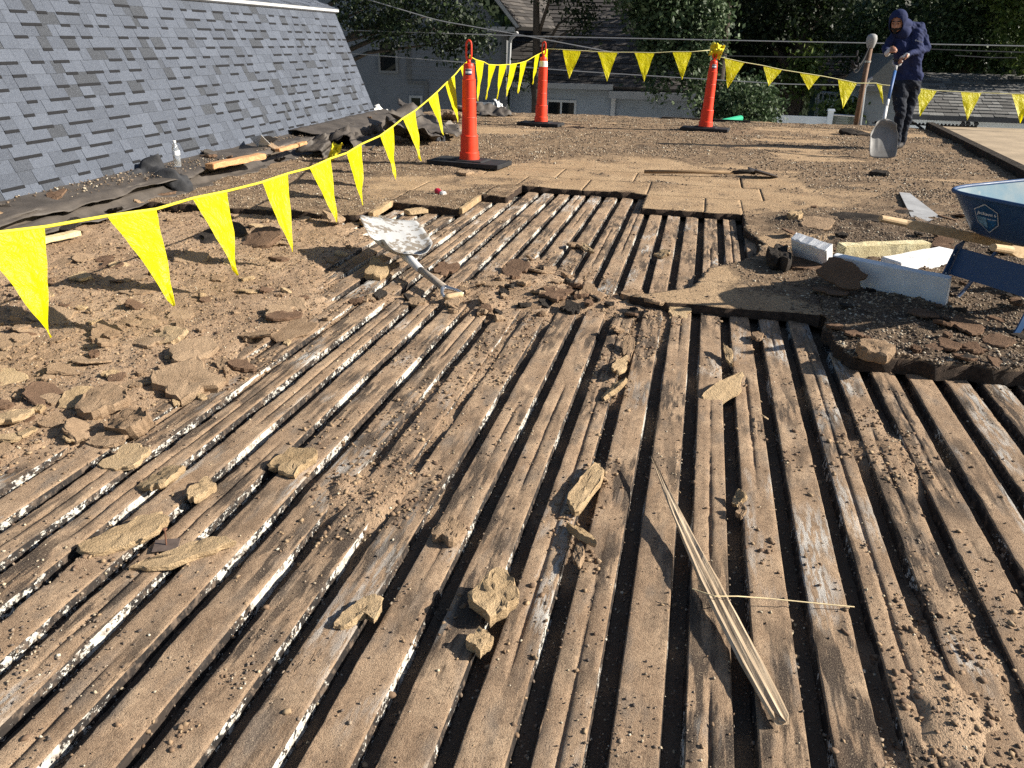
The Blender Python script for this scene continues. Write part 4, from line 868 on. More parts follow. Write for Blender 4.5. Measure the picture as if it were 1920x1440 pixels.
# ================================================================ CONES, BUNTING, TOOLS, WHEELBARROW
def cone(px, label, kind, lean=(0, 0), basew=.86, based=.42, yaw=-.15):
    c = at(px[0], px[1], .10); c[2] = sz(c[0], c[1])+.0
    root = thing('channelizer_cone', label, 'traffic cone', 'orange cones holding up the bunting', tuple(c))
    b = MB(); ins = .02
    b.box((0, 0, .025), (basew, based, .05), Matrix.Rotation(yaw, 3, 'Z')); b.box((0, 0, .058), (basew*.5, based*.72, .016), Matrix.Rotation(yaw, 3, 'Z'), taper=.9)
    o = b.build('base', D_RUBBER, root); bevel(o, .008, 2)
    Z = [.05, .13, .145, .30, .315, .485, .5, .68, .695, .88, .9, 1.03, 1.045]
    pr = [(.112, .05), (.108, .137), (.106, .142), (.098, .145), (.096, .305), (.099, .31), (.094, .32), (.083, .322), (.079, .497), (.081, .502), (.077, .51), (.076, .69), (.078, .695), (.074, .703), (.072, .882), (.0745, .887), (.066, .895), (.058, 1.02), (.05, 1.045), (.03, 1.05), (.001, 1.052)]
    tl = Matrix.Rotation(lean[0], 4, 'Y') @ Matrix.Rotation(lean[1], 4, 'X')
    o = MB().lathe(pr, n=32).build('cone_body', D_ORANGE, root, True)
    m = MB(); lp = []
    for k in range(25):
        a = -math.pi*.5-.0+2*math.pi*k/24; wv = .036*(1-.22*math.cos(2*a)); lp.append((wv*math.cos(a), 0, 1.175+.095*math.sin(a)))
    m.tube(lp, .011, 8, cap=False); m.tube([(0, 0, 1.045), (0, 0, 1.085)], .02, 10); h = m.build('handle_loop', D_ORANGE, root, True)
    parts = [o, h]
    if kind == 'band':
        parts.append(MB().lathe([(.0735, .905), (.0715, .91), (.066, .985), (.0625, .99)], n=32).build('reflective_band', simple('reflective_band', (.72, .70, .68), .5, .15, 12), root, True))
    else:
        s = MB(); ys = []
        for (z0, z1, mi) in ((.935, .95, 1), (.95, .975, 0), (.975, .99, 1), (.99, .995, 0)):
            for k in range(10):
                a0, a1 = -1.9+k*.11, -1.9+(k+1)*.11; R0 = .067-(z0-.895)*.064+.0015; R1 = .067-(z1-.895)*.064+.0015
                s.add([(R0*math.cos(a0), R0*math.sin(a0), z0), (R0*math.cos(a1), R0*math.sin(a1), z0), (R1*math.cos(a1), R1*math.sin(a1), z1), (R1*math.cos(a0), R1*math.sin(a0), z1)], [(0, 1, 2, 3)], mi)
        parts.append(s.build('sticker', [simple('sticker_white', (.7, .7, .72), .5, .2, 90), simple('sticker_blue', (.03, .04, .10), .5, .2, 90)], root))
    for o in parts: o.data.transform(tl)
    return root, c, tl
c1, C1, _ = cone((880, 303), 'nearest orange cone, beside the debris pile at the bunting corner', 'sticker', (0, 0))
c2, C2, _ = cone((1014, 230), 'far orange cone with a white reflective band, left of the two far ones', 'band', (.012, 0), .72, .36)
c3, C3, _ = cone((1322, 240), 'far orange cone with a yellow rag tied to its top', 'sticker', (.02, 0), .75, .36, -.12)
rag = rumple('yellow_rag', 'yellow plastic rag tied round the top of the far right cone', 'rag', tuple(C3+np.array([.03, -.03, 1.2])), (.2, .2), simple('rag_yellow', (.72, .60, .02), .5, .25), 41, .14, (1.3, .2, 0), droop=.1)

# ---- bunting: every strand a thing, its cord and pennants parts
def pennant(root, a, b, tip, seed):
    a, b, tip = np.array(a), np.array(b), np.array(tip); n = 12; V = []; F = []; nv = np.cross(b-a, tip-a); nv /= np.linalg.norm(nv)+1e-9; hgt = np.linalg.norm(tip-(a+b)/2); idx = {}
    for i in range(n+1):
        t = i/n; l = a+(tip-a)*t; r = b+(tip-b)*t; k = max(1, 8-int(t*7.99)) if i < n else 1
        k = 8
        for j in range(k+1):
            s = j/k; p = l+(r-l)*s
            wv = (float(fbm(s*1.6+seed*3.1, t*2.2, seed, 3))*.10+float(fbm(s*4+seed, t*5, seed+3, 2))*.035)*hgt*(t*(1-.35*t)+.06)*(1.6 if t < .95 else 1)
            edge = (s-.5)*float(fbm(t*4+seed, 0, seed+6, 2))*.10*hgt*(1-t)
            V.append(p+nv*wv+(b-a)/np.linalg.norm(b-a)*edge)
    for i in range(n):
        for j in range(8): q = i*9+j; F.append((q, q+1, q+10, q+9))
    me = bpy.data.meshes.new('pennant'); me.from_pydata([tuple(v) for v in V], [], F); me.materials.append(D_FLAG); me.polygons.foreach_set('use_smooth', [True]*len(F)); me.update()
    return link('pennant', me, root)
D_CORD = simple('yellow_cord', (.74, .64, .05), .6, .15, 60)
D_CORDW = simple('pale_cord', (.72, .68, .36), .6, .15, 60)
def strand(label, cord, flags, ccol=None, r=.006):
    root = thing('pennant_string', label, 'bunting', 'strings of yellow pennants round the work area')
    pts = [Vector(atd(*p)) for p in cord]
    m = MB(); m.tube(pts, r, 6); m.build('cord', ccol or D_CORD, root, True)
    for k, (tl, tr, tip, Z0, Z1) in enumerate(flags):
        pennant(root, atd(*tl, Z0), atd(*tr, Z1), atd(*tip, (Z0+Z1)/2), 10+k+int(tl[0]) % 50)
    return root
def Zr(i): return 3.1+.575*i
F1 = [((-46, 441), (86, 425), (97, 632)), ((200, 405), (293, 392), (328, 573)), ((360, 372), (427, 358), (447, 516)), ((490, 342), (541, 325), (547, 473)), ((580, 315), (620, 297), (630, 417)),
      ((650, 287), (678, 270), (680, 385)), ((712, 255), (738, 236), (742, 337)), ((755, 222), (779, 207), (790, 302)), ((803, 187), (820, 172), (833, 253)), ((834, 158), (853, 140), (858, 230)), ((863, 128), (880, 108), (884, 196))]
cordp = [(-260, 468, Zr(-1)-.1)]
fl = []
for i, (a, b, t) in enumerate(F1):
    cordp += [(a[0], a[1], Zr(i)-.13), (b[0], b[1], Zr(i)+.13)]; fl.append((a, b, t, Zr(i)-.13, Zr(i)+.13))
zc1 = (C1-EYE) @ FW
strand('nearest string of big yellow pennants running from lower left to the tall cone', cordp+[(881, 104, zc1)], fl, r=.0075)
F2 = [((892, 112), (907, 116), (897, 190)), ((916, 121), (930, 122), (911, 187)), ((937, 122), (950, 121), (931, 186)), ((956, 121), (970, 119), (950, 181)), ((975, 118), (988, 114), (971, 175)), ((1003, 105), (1013, 100), (998, 158)), ((1018, 97), (1027, 92), (1026, 134))]
fl = []; cordp = [(881, 106, zc1)]
for i, (a, b, t) in enumerate(F2):
    z = zc1+.35+i*.66; cordp += [(a[0], a[1], z-.13), (b[0], b[1], z+.13)]; fl.append((a, b, t, z-.13, z+.13))
zc2 = (C2-EYE) @ FW; zc3 = (C3-EYE) @ FW
strand('string of yellow pennants seen edge on between the tall cone and the far left cone', cordp+[(1021, 91, zc2)], fl, r=.006)
F3 = [((1055, 93), (1090, 95), (1067, 148)), ((1121, 97), (1158, 98), (1138, 153)), ((1190, 98), (1227, 99), (1208, 153)), ((1261, 97), (1298, 97), (1279, 149))]
fl = []; cordp = [(1024, 91, zc2)]
for i, (a, b, t) in enumerate(F3):
    z = zc2+(zc3-zc2)*(i+1)/5; cordp += [(*a, z), (*b, z)]; fl.append((a, b, t, z, z))
strand('string of four yellow pennants between the two far cones', cordp+[(1332, 94, zc3)], fl, D_CORDW, .006)
F4 = [((1359, 109), (1396, 117), (1364, 166)), ((1431, 123), (1467, 131), (1441, 161)), ((1499, 136), (1538, 142), (1516, 169)), ((1570, 148), (1608, 156), (1580, 204)), ((1643, 156), (1654, 159), (1656, 195)), ((1719, 165), (1757, 170), (1725, 218)), ((1801, 172), (1841, 174), (1813, 226)), ((1897, 176), (1938, 177), (1913, 231))]
fl = []; cordp = [(1338, 104, zc3)]
for i, (a, b, t) in enumerate(F4):
    z = zc3+.05+.08*min(i, 4)-.05*max(0, i-4); cordp += [(*a, z), (*b, z)]; fl.append((a, b, t, z, z))
strand('string of yellow pennants running behind the worker to the right edge', cordp+[(2010, 178, zc3)], fl, D_CORDW, .006)

# ---- scoop shovels
def scoop(root, tip_c, sock, side, up, wid, L, depth, m, mr):
    """blade from socket to tip: a shallow tray with raised sides and back, two pressed ribs"""
    tip_c, sock, side, up = map(lambda q: Vector(q), (tip_c, sock, side, up)); d = (tip_c-sock).normalized(); side = (side-d*side.dot(d)).normalized(); up = side.cross(d).normalized() if up.dot(side.cross(d)) > 0 else d.cross(side).normalized()
    G = []; n, k = 18, 21
    for i in range(n):
        t = i/(n-1); row = []
        wt = wid/2*(.74+.26*sstep(0, .3, t))*(1-.07*max(0, (t-.7)/.3)**2)
        for j in range(k):
            s = j/(k-1)*2-1; x = s*wt; h = depth*(abs(s)**4)*(1-.6*t)+depth*1.3*(1-sstep(0, .16, t))*(1-.3*abs(s))
            rib = .006*math.exp(-((abs(s)-.36)/.07)**2)*(sstep(.2, .35, t)-sstep(.7, .8, t))
            y = t*L-(.05*L*s**4*max(0, t-.5)*2)+.16*L*(abs(s)**2.5)*(1-t)
            row.append(tuple(sock+d*y+side*x+up*(h+rib)))
        G.append(row)
    return sheet('blade', G, .0025, m, root)
sh = thing('scoop_shovel', 'silver aluminium scoop shovel lying on the ribs with its D handle toward the middle', 'shovel')
sock = V3(768, 494, .075); grip = V3(850, 556, .035)
t_a, t_b = V3(672, 410, .245), V3(781, 417, .185); tipc = (t_a+t_b)/2
D_BLADE = simple('worn_aluminium', (.70, .70, .70), .40, .12, 25, .15, .002, spec=.6, metal=.25)
def m_blade():
    t = T('scoop_blade', .42, .6); v = t.pos(kind='obj'); n = t.noise(v, 22, 5, .65); lo = t.noise(v, 5, 3)
    f = t.math('ADD', t.math('MULTIPLY', n, .75), t.math('MULTIPLY', lo, .45)); k = t.ramp(f, [(.635, 0.0), (.655, 1.0)])
    c = t.mix(k, (.46, .46, .45), (.20, .17, .135)); return t.done(c, t.bump(t.math('ADD', n, k), .3, .003), t.ramp(k, [(0, .5), (1, .9)]), Metallic=.0)
b = scoop(sh, tipc, sock, t_b-t_a, (0.6, -.5, .6), .42, (tipc-sock).length+.03, .05, m_blade(), None)
m = MB(); hd = (grip-sock).normalized(); g0 = grip-hd*.13
m.tube([sock+Vector((0, 0, .03))-hd*.06, sock+Vector((0, 0, .025))+hd*.03, sock+Vector((0, 0, .012))+hd*.17], [.030, .027, .023], 12); m.build('socket', D_ALU, sh, True)
m = MB(); m.tube([sock+Vector((0, 0, .012))+hd*.15, g0+Vector((0, 0, .012))], .022, 12); m.build('shaft', m_wood('grey_shaft', (.22, .18, .15), (.40, .35, .29), (8, 50, 50)), sh, True)
m = MB(); sd_ = hd.cross(Vector((0, 0, 1))).normalized(); gl = V3(832, 559, .035); gr = V3(869, 553, .035); ga = (gr-gl).normalized(); gc = (gl+gr)/2
for sgn in (-1, 1): m.tube([g0+Vector((0, 0, .012)), g0+hd*.03+ga*sgn*.02+Vector((0, 0, .012)), gc-hd*.05+ga*sgn*.05+Vector((0, 0, .01)), gc+ga*sgn*.058+Vector((0, 0, .005))], [.016, .013, .010, .010], 8)
m.build('handle_fork', D_STEEL, sh, True)
m = MB(); m.tube([gc-ga*.055+Vector((0, 0, .005)), gc-ga*.03+Vector((0, 0, .005)), gc+ga*.03+Vector((0, 0, .005)), gc+ga*.055+Vector((0, 0, .005))], [.014, .0165, .0165, .014], 12); m.build('grip', D_HANDLE, sh, True)
# flat shovel lying far back
sp = thing('dirt_shovel', 'long wooden handled shovel lying on the tan boards with a dark blade', 'shovel')
A, B, Cc = V3(1208, 322, .085), V3(1385, 324, .10), V3(1468, 330, .07)
m = MB(); m.tube([A, (A+B)/2+Vector((0, 0, .004)), B], [.019, .018, .017], 10); m.build('shaft', m_wood('dark_shaft', (.17, .11, .06), (.30, .20, .11), (8, 60, 60)), sp, True)
dv = (Cc-B).normalized(); sv = dv.cross(Vector((0, 0, 1))).normalized()
m = MB(); m.tube([B-dv*.06, B+dv*.10+Vector((0, 0, .02)), B+dv*.18+Vector((0, 0, .01))], [.02, .023, .02], 10); m.build('socket', D_FELT, sp, True)
G = []
for i in range(10):
    t = i/9; wd = .115*(1 if t < .55 else math.sqrt(max(0, 1-((t-.55)/.46)**2)))
    G.append([tuple(B+dv*(.13+t*.30)+sv*(s*wd)+Vector((0, 0, .045*(1-t)*(1 if abs(s) < .9 else 1.3)+.02*s*s-.045+.02))) for s in np.linspace(-1, 1, 7)])
sheet('blade', G, .004, simple('dark_steel', (.07, .06, .055), .5, .3, 20, metal=.4), sp)

# ---- wheelbarrow
ax = Vector((.81, .585, 0)).normalized(); lt = Vector((-ax.y, ax.x, 0)); WO = Vector((1.12, 3.985, 0))
def wb(a, l, z): return WO+ax*a+lt*l+Vector((0, 0, z))
wbr = thing('wheelbarrow', 'blue wheelbarrow with wooden handles standing at the right edge', 'wheelbarrow')
rim = [(.50, .37), (1.40, .33), (1.46, .27), (1.46, -.27), (1.40, -.33), (.50, -.37), (.45, -.30), (.45, .30)]
def ring(a0, a1, wr, wf, z0, z1, n=40, e=5.0):
    R = []
    for k in range(n):
        t = 2*math.pi*k/n; c, s = math.cos(t), math.sin(t); u = abs(c)**(2/e)*math.copysign(1, c); v = abs(s)**(2/e)*math.copysign(1, s)
        a = (a0+a1)/2+(a1-a0)/2*u; wd = wr+(wf-wr)*(u+1)/2; R.append(wb(a, wd*v, z0+(z1-z0)*(u+1)/2))
    return R
rings = [ring(.40, 1.42, .37, .34, .672, .70), ring(.415, 1.40, .362, .33, .668, .695), ring(.53, 1.13, .27, .25, .475, .485), ring(.57, 1.07, .235, .22, .455, .465)]
inn = [ring(.422, 1.39, .355, .325, .668, .695), ring(.54, 1.12, .262, .242, .482, .492), ring(.58, 1.06, .225, .21, .465, .475)]
m = MB()
def loft(mb, rs, mi, flip=False, cap=True):
    n = len(rs[0]); V = [p for r in rs for p in r]; F = []
    for j in range(len(rs)-1):
        for k in range(n): q = (k+1) % n; f = (j*n+k, j*n+q, (j+1)*n+q, (j+1)*n+k); F.append(f if flip else f[::-1])
    if cap: c = tuple((len(rs)-1)*n+k for k in range(n)); F.append(c if flip else c[::-1])
    mb.add(V, F, mi)
loft(m, rings[1:], 0, True); loft(m, inn, 1)
o = m.build('tray', [D_BLUE, D_BLUEIN], wbr, True); merge_smooth(o, 1e-4)
m = MB(); r0 = ring(.412, 1.403, .366, .333, .672, .70); m.tube(r0+[r0[0], r0[1]], .011, 8, cap=False); m.build('tray_rim', D_BLUE, wbr, True)
for s in (1, -1):
    h = thing; m = MB(); pts = [wb(0, s*.315, .555), wb(.10, s*.30, .535), wb(.15, s*.293, .525), wb(.20, s*.287, .514), wb(.6, s*.235, .43), wb(1.5, s*.12, .245)]
    m.tube(pts[:3], [.0165, .0185, .019], 12)
    a, b = pts[2], pts[5]; dirv = (b-a).normalized(); sv = dirv.cross(Vector((0, 0, 1))).normalized(); uv = sv.cross(dirv); hw, hh = .017, .024
    def sec(p, w_, h_): return [p+sv*w_+uv*h_, p-sv*w_+uv*h_, p-sv*w_-uv*h_, p+sv*w_-uv*h_]
    ss = [sec(pts[2]+dirv*.0, .013, .013), sec(pts[3], hw, hh), sec(pts[5], hw, hh)]
    V = [p for q in ss for p in q]; F = [(0, 1, 2, 3), (11, 10, 9, 8)]
    for j in range(2):
        for k in range(4): q = (k+1) % 4; F.append((j*4+q, j*4+k, (j+1)*4+k, (j+1)*4+q))
    m.add(V, F); o = m.build('handle', D_HANDLE, wbr); fixn(o)
    # leg: bent steel strap
    m = MB()
    def strap(pts, wd, th, wdir):
        wdir = Vector(wdir).normalized(); Vv = []; Ff = []
        for i, p in enumerate(pts):
            t = (pts[min(i+1, len(pts)-1)]-pts[max(i-1, 0)]).normalized(); nn_ = t.cross(wdir).normalized()
            Vv += [p+wdir*wd/2+nn_*th/2, p-wdir*wd/2+nn_*th/2, p-wdir*wd/2-nn_*th/2, p+wdir*wd/2-nn_*th/2]
        for i in range(len(pts)-1):
            for k in range(4): q = (k+1) % 4; Ff.append((i*4+q, i*4+k, (i+1)*4+k, (i+1)*4+q))
        e = (len(pts)-1)*4; Ff += [(0, 1, 2, 3), (e+3, e+2, e+1, e)]; m.add(Vv, Ff)
    zg = .068
    strap([wb(.60, s*.245, .425), wb(.545, s*.25, .40), wb(.50, s*.25, .26), wb(.455, s*.25, zg+.05), wb(.43, s*.25, zg)], .062, .007, ax*.8+Vector((0, 0, .25)))
    o = m.build('leg', D_BLUE, wbr)
    m = MB(); strap([wb(.52, s*.243, .20), wb(.50, s*.243, zg+.035), wb(.53, s*.243, zg+.006), wb(.60, s*.243, zg+.006), wb(.66, s*.243, zg+.06), wb(.80, s*.205, .37)], .036, .007, lt*.6+ax*.5); m.build('leg_brace', D_BLUE, wbr)
    m = MB()
    for (a_, z_) in ((.515, .34), (.488, .24)): m.lathe([(.0, .006), (.007, .0055), (.010, .002), (.010, 0)], n=10)
    for i in range(len(m.v)):
        k = 0 if i < len(m.v)//2 else 1; a_, z_ = ((.515, .34), (.488, .24))[k]; p = Vector(m.v[i]); m.v[i] = tuple(wb(a_, s*.25, z_)-ax*.004+(-ax*.9+Vector((0, 0, .1)))*p.z*1.0+lt*p.x+Vector((0, 0, 1))*p.y)
    m.build('bolt', D_STEEL, wbr)
m = MB(); m.hexa([wb(.512, .24, .235), wb(.512, -.24, .235), wb(.506, -.24, .235), wb(.506, .24, .235), wb(.545, .24, .375), wb(.545, -.24, .375), wb(.539, -.24, .375), wb(.539, .24, .375)]); o = m.build('cross_plate', D_BLUE, wbr); fixn(o)
m = MB(); n = 28; R, r = .145, .055; V = []; F = []; wc = wb(1.52, 0, .07+.2)
for i in range(n):
    a = 2*math.pi*i/n
    for j in range(10):
        b = 2*math.pi*j/10; rr = R+r*math.cos(b); V.append(wc+ax*(rr*math.cos(a))+Vector((0, 0, rr*math.sin(a)))+lt*(r*math.sin(b)))
for i in range(n):
    for j in range(10): F.append((i*10+j, ((i+1) % n)*10+j, ((i+1) % n)*10+(j+1) % 10, i*10+(j+1) % 10))
m.add(V, F); whl = m.build('wheel', D_RUBBER, wbr, True)
m = MB(); m.tube([wc-lt*.04, wc+lt*.04], .10, 20); m.tube([wc-lt*.14, wc+lt*.14], .012, 8); m.build('wheel_rim', D_STEEL, whl)
# hexagon sticker with its lettering on the tray's rear face
ra = Vector(rings[1][0])*0
def rearp(l, v):                                                  # v 0 bottom .. 1 top on the sloping rear face
    return wb(lerp(.53, .415, v), l, lerp(.475, .668, v))
e1 = (rearp(-.2, .5)-rearp(.2, .5)).normalized(); e2 = (rearp(0, .9)-rearp(0, .1)).normalized(); en = e1.cross(e2)
if en.dot(ax) > 0: en = -en
sc0 = rearp(.085, .50)+en*.0035
hexo = [(-.062, .035), (-.005, .082), (.062, .055), (.070, -.03), (.012, -.082), (-.060, -.055)]
hexo = [(-.066, .048), (.0, .088), (.066, .048), (.060, -.03), (.0, -.088), (-.060, -.03)]
m = MB(); P = [sc0+e1*x+e2*y for x, y in hexo]; m.add([p+en*.001 for p in P], [tuple(range(6))], 0)
P2 = [sc0+e1*x*.93+e2*y*.93 for x, y in hexo]; m.add([p+en*.0018 for p in P2], [tuple(range(6))], 1)
st = m.build('sticker', [simple('sticker_border', (.45, .47, .50), .4, .1), simple('sticker_field', (.012, .06, .15), .4, .15)], wbr)
m = MB(); m.add([sc0+en*.0026+e1*x+e2*y for x, y in ((-.052, .006), (-.004, .006), (-.004, -.058), (-.030, -.045), (-.052, -.022))], [(0, 1, 2, 3, 4)]); m.add([sc0+en*.0026+e1*x+e2*y for x, y in ((.004, .006), (.052, .006), (.05, -.018), (.03, -.045), (.004, -.058))], [(0, 1, 2, 3, 4)], 1)
m.build('sticker_picture', [simple('sticker_pic', (.16, .30, .42), .4, .6, 60), simple('sticker_pic_blue', (.02, .12, .28), .4, .6, 60)], st)
def text(body, size, o0, ex_, ey_, en_, m, parent, name='lettering', shear=0.0, ext=.0004):
    cu = bpy.data.curves.new(name, 'FONT'); cu.body = body; cu.size = size; cu.align_x = 'CENTER'; cu.align_y = 'CENTER'; cu.extrude = ext; cu.shear = shear; cu.resolution_u = 3; cu.offset = size*.012
    o = bpy.data.objects.new(name, cu); COL.objects.link(o); dg = bpy.context.evaluated_depsgraph_get(); me = bpy.data.meshes.new_from_object(o.evaluated_get(dg)); bpy.data.objects.remove(o)
    me.name = name; me.materials.clear(); me.materials.append(m); o = link(name, me, parent)
    o.matrix_world = Matrix(((ex_.x, ey_.x, en_.x, o0.x), (ex_.y, ey_.y, en_.y, o0.y), (ex_.z, ey_.z, en_.z, o0.z), (0, 0, 0, 1))); return o
D_LET = simple('sticker_lettering', (.72, .73, .75), .5, .1)
text('Jackson', .028, sc0+en*.003+e1*(-.008)+e2*.029, e1, e2, en, D_LET, st, shear=.3)
text('6', .022, sc0+en*.003+e1*.050+e2*.029, e1, e2, en, D_LET, st)
text('HEAVY DUTY', .0085, sc0+en*.0035+e1*.027+e2*.000, e1, e2, en, D_LET, st)
# ================================================================ BEYOND THE ROOF: houses, trees, fence, wires, mast
def W(x, y, Y): return Vector(atY(x, y, Y))
def wallbox(m, x0, x1, z0, z1, y, th=.2, mi=0): m.box(((x0+x1)/2, y+th/2, (z0+z1)/2), (x1-x0, th, z1-z0), mi=mi)
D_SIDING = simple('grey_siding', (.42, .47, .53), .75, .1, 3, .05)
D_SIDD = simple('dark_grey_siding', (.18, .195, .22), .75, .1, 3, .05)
D_TRIMG = simple('grey_trim', (.40, .41, .42), .6, .08, 6)
D_TRIMW = simple('white_trim', (.72, .73, .74), .55, .08, 6)
D_ROOFD = m_island('dark_roof_shingles', [(0, (.035, .034, .034)), (.5, (.06, .057, .055)), (1, (.10, .092, .085))], .9, 30, .01)
D_ROOFG = m_island('grey_roof_shingles', [(0, (.10, .10, .098)), (.5, (.165, .165, .16)), (1, (.24, .24, .23))], .9, 30, .01)
tg = T('window_glass', .04, .6); D_PANE = tg.done((.015, .018, .02), Metallic=0.0)
def siding(parent, x0, x1, z0, z1, y, m, lap=.12, name='siding'):
    mb = MB(); z = z0
    while z < z1:
        zt = min(z1, z+lap); mb.hexa([(x0, y-.016, z), (x1, y-.016, z), (x1, y, z), (x0, y, z), (x0, y-.003, zt), (x1, y-.003, zt), (x1, y, zt), (x0, y, zt)]); z += lap
    o = mb.build(name, m, parent); o['kind'] = 'stuff'; return o
def window(parent, x0, x1, z0, z1, y, split=False, m=None, fw=.07):
    mb = MB()
    for a in ((x0, x1, z1-fw, z1), (x0, x1, z0, z0+fw), (x0, x0+fw, z0+fw, z1-fw), (x1-fw, x1, z0+fw, z1-fw)): wallbox(mb, *a, y-.05, .07)
    if split == 'v': wallbox(mb, (x0+x1)/2-fw*.4, (x0+x1)/2+fw*.4, z0+fw, z1-fw, y-.045, .06)
    if split == 'h': wallbox(mb, x0+fw, x1-fw, (z0+z1)/2-fw*.35, (z0+z1)/2+fw*.35, y-.045, .06)
    fr = mb.build('window', m or D_TRIMG, parent); mb = MB(); wallbox(mb, x0+fw*.6, x1-fw*.6, z0+fw*.6, z1-fw*.6, y-.02, .01); mb.build('pane', D_PANE, fr); return fr
def roofplane(parent, p00, p10, p01, n, m, name='roof_shingles', tab=(.25, .5), th=.02, base=None):
    """p00-p10 eave line, p01 top of p00; rows of shingles that overlap"""
    p00, p10, p01 = map(Vector, (p00, p10, p01)); e = p10-p00; L = e.length; e /= L; u = p01-p00; H = u.length; u /= H; nn_ = e.cross(u); nn_ = nn_ if nn_.z > 0 else -nn_
    mb = MB(); mb.hexa([p00-nn_*.12, p10-nn_*.12, p10, p00, p00-nn_*.12+u*H, p10-nn_*.12+u*H, p10+u*H, p00+u*H]); o = mb.build('roof', base or m, parent)
    mb = MB()
    for r in range(n):
        s = -random.uniform(0, .3); v0 = r*H/n; v1 = v0+H/n*1.12
        while s < L:
            s1 = s+random.uniform(*tab); a, b = max(0, s), min(L, s1-.012); h = th*random.choice([.6, 1.0, 1.15])
            if b > a: mb.hexa([p00+e*a+u*v0, p00+e*b+u*v0, p00+e*b+u*v1, p00+e*a+u*v1, p00+e*a+u*v0+nn_*h, p00+e*b+u*v0+nn_*h, p00+e*b+u*v1+nn_*.004, p00+e*a+u*v1+nn_*.004])
            s = s1
    f = mb.build(name, m, o); f['kind'] = 'stuff'; return o
# grey house with the long low wing
hs = thing('grey_house', 'dark grey sided house in shade behind the roof edge, with a long low wing', 'house')
Yh = 24.0
xl = W(560, 150, Yh).x; xc = W(948, 150, Yh).x; xb = W(752, 150, Yh-.6).x; ze = W(955, 62, Yh).z
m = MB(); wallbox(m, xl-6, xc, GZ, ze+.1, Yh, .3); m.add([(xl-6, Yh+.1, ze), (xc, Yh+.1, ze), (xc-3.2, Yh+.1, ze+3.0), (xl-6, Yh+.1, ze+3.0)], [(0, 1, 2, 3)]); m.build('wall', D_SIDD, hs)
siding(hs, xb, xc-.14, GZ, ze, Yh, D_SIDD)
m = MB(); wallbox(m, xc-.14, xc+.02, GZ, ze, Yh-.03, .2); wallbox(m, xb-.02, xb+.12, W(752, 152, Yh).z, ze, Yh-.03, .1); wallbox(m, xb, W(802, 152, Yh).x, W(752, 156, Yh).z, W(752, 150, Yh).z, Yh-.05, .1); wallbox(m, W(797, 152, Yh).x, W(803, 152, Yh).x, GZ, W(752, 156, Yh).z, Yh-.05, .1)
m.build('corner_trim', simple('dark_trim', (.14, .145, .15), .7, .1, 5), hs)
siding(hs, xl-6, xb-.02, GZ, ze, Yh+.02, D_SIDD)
window(hs, W(709, 100, Yh).x, W(746, 100, Yh).x, W(725, 137, Yh).z, W(725, 74, Yh).z, Yh, False, simple('dim_trim', (.22, .225, .23), .6, .1, 6))
window(hs, W(768, 190, Yh).x, W(793, 190, Yh).x, W(780, 216, Yh).z, W(780, 179, Yh).z, Yh, False)
window(hs, W(836, 80, Yh).x, W(866, 80, Yh).x, W(850, 94, Yh).z, W(850, 28, Yh).z, Yh, 'h')
Yw = 25.0; xr = W(1316, 200, Yw).x; zE = W(1050, 163, Yw).z; zE2 = W(1250, 172, Yw).z; xs = W(1151, 190, Yw).x
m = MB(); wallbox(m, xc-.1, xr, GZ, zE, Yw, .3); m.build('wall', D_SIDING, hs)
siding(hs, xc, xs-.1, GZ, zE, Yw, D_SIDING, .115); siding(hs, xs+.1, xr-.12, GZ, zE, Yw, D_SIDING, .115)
m = MB(); wallbox(m, xr-.12, xr+.04, GZ, zE-.1, Yw-.03, .2); m.build('corner_trim', D_TRIMG, hs)
window(hs, W(1024, 200, Yw).x, W(1081, 200, Yw).x, W(1050, 224, Yw).z, W(1050, 187, Yw).z, Yw, 'v', D_TRIMW)
window(hs, W(908, 200, Yw).x, W(944, 200, Yw).x, W(930, 222, Yw).z, W(930, 187, Yw).z, Yw-1.2, 'v', D_TRIMW)
m = MB(); xg0 = xc; wallbox(m, xg0, xs, zE-.02, zE+.13, Yw-.55, .12); wallbox(m, xs-.1, W(1352, 180, Yw-.5).x, zE-.24, zE-.04, Yw-.6, .14); m.build('gutter', D_TRIMG, hs)
m = MB(); xe = W(1352, 180, Yw-.5).x; m.hexa([(xe-.55, Yw-.62, zE-.62), (xe, Yw-.62, zE-.42), (xe, Yw+.3, zE-.42), (xe-.55, Yw+.3, zE-.62), (xe-.55, Yw-.62, zE-.2), (xe+.06, Yw-.62, zE-.1), (xe+.06, Yw+.3, zE-.1), (xe-.55, Yw+.3, zE-.2)]); m.build('eave_return', D_TRIMW, hs)
m = MB(); m.box((xs, Yw-.10, (GZ+zE)/2), (.13, .10, zE-GZ)); o = m.build('downspout', D_TRIMW, hs)
m = MB(); m.tube([W(970, 60, Yh-.3), W(958, 72, Yh-.25), W(956, 80, Yh-.15), W(953, 150, Yh-.12)], .055, 8); m.build('downspout', D_TRIMG, hs)
roofplane(hs, (xc-.3, Yw-.5, zE+.1), (W(1352, 180, Yw-.5).x-.1, Yw-.5, zE+.02), (xc-.3, Yw+7.5, zE+5.6), 44, D_ROOFD, tab=(.3, .9), th=.03)
m = MB(); rk0 = W(968, 52, Yh-.5); rk1 = W(880, -60, Yh-.5); m.hexa([rk0, rk0+Vector((.1, .0, .02)), rk0+Vector((.1, .5, .02)), rk0+Vector((0, .5, 0)), rk1, rk1+Vector((.16, 0, .02)), rk1+Vector((.16, .5, .02)), rk1+Vector((0, .5, 0))]); wallbox(m, W(912, 55, Yh-.4).x, W(966, 55, Yh-.4).x, W(930, 59, Yh-.4).z, W(930, 50, Yh-.4).z, Yh-.45, .5); m.build('rake_trim', D_TRIMG, hs)
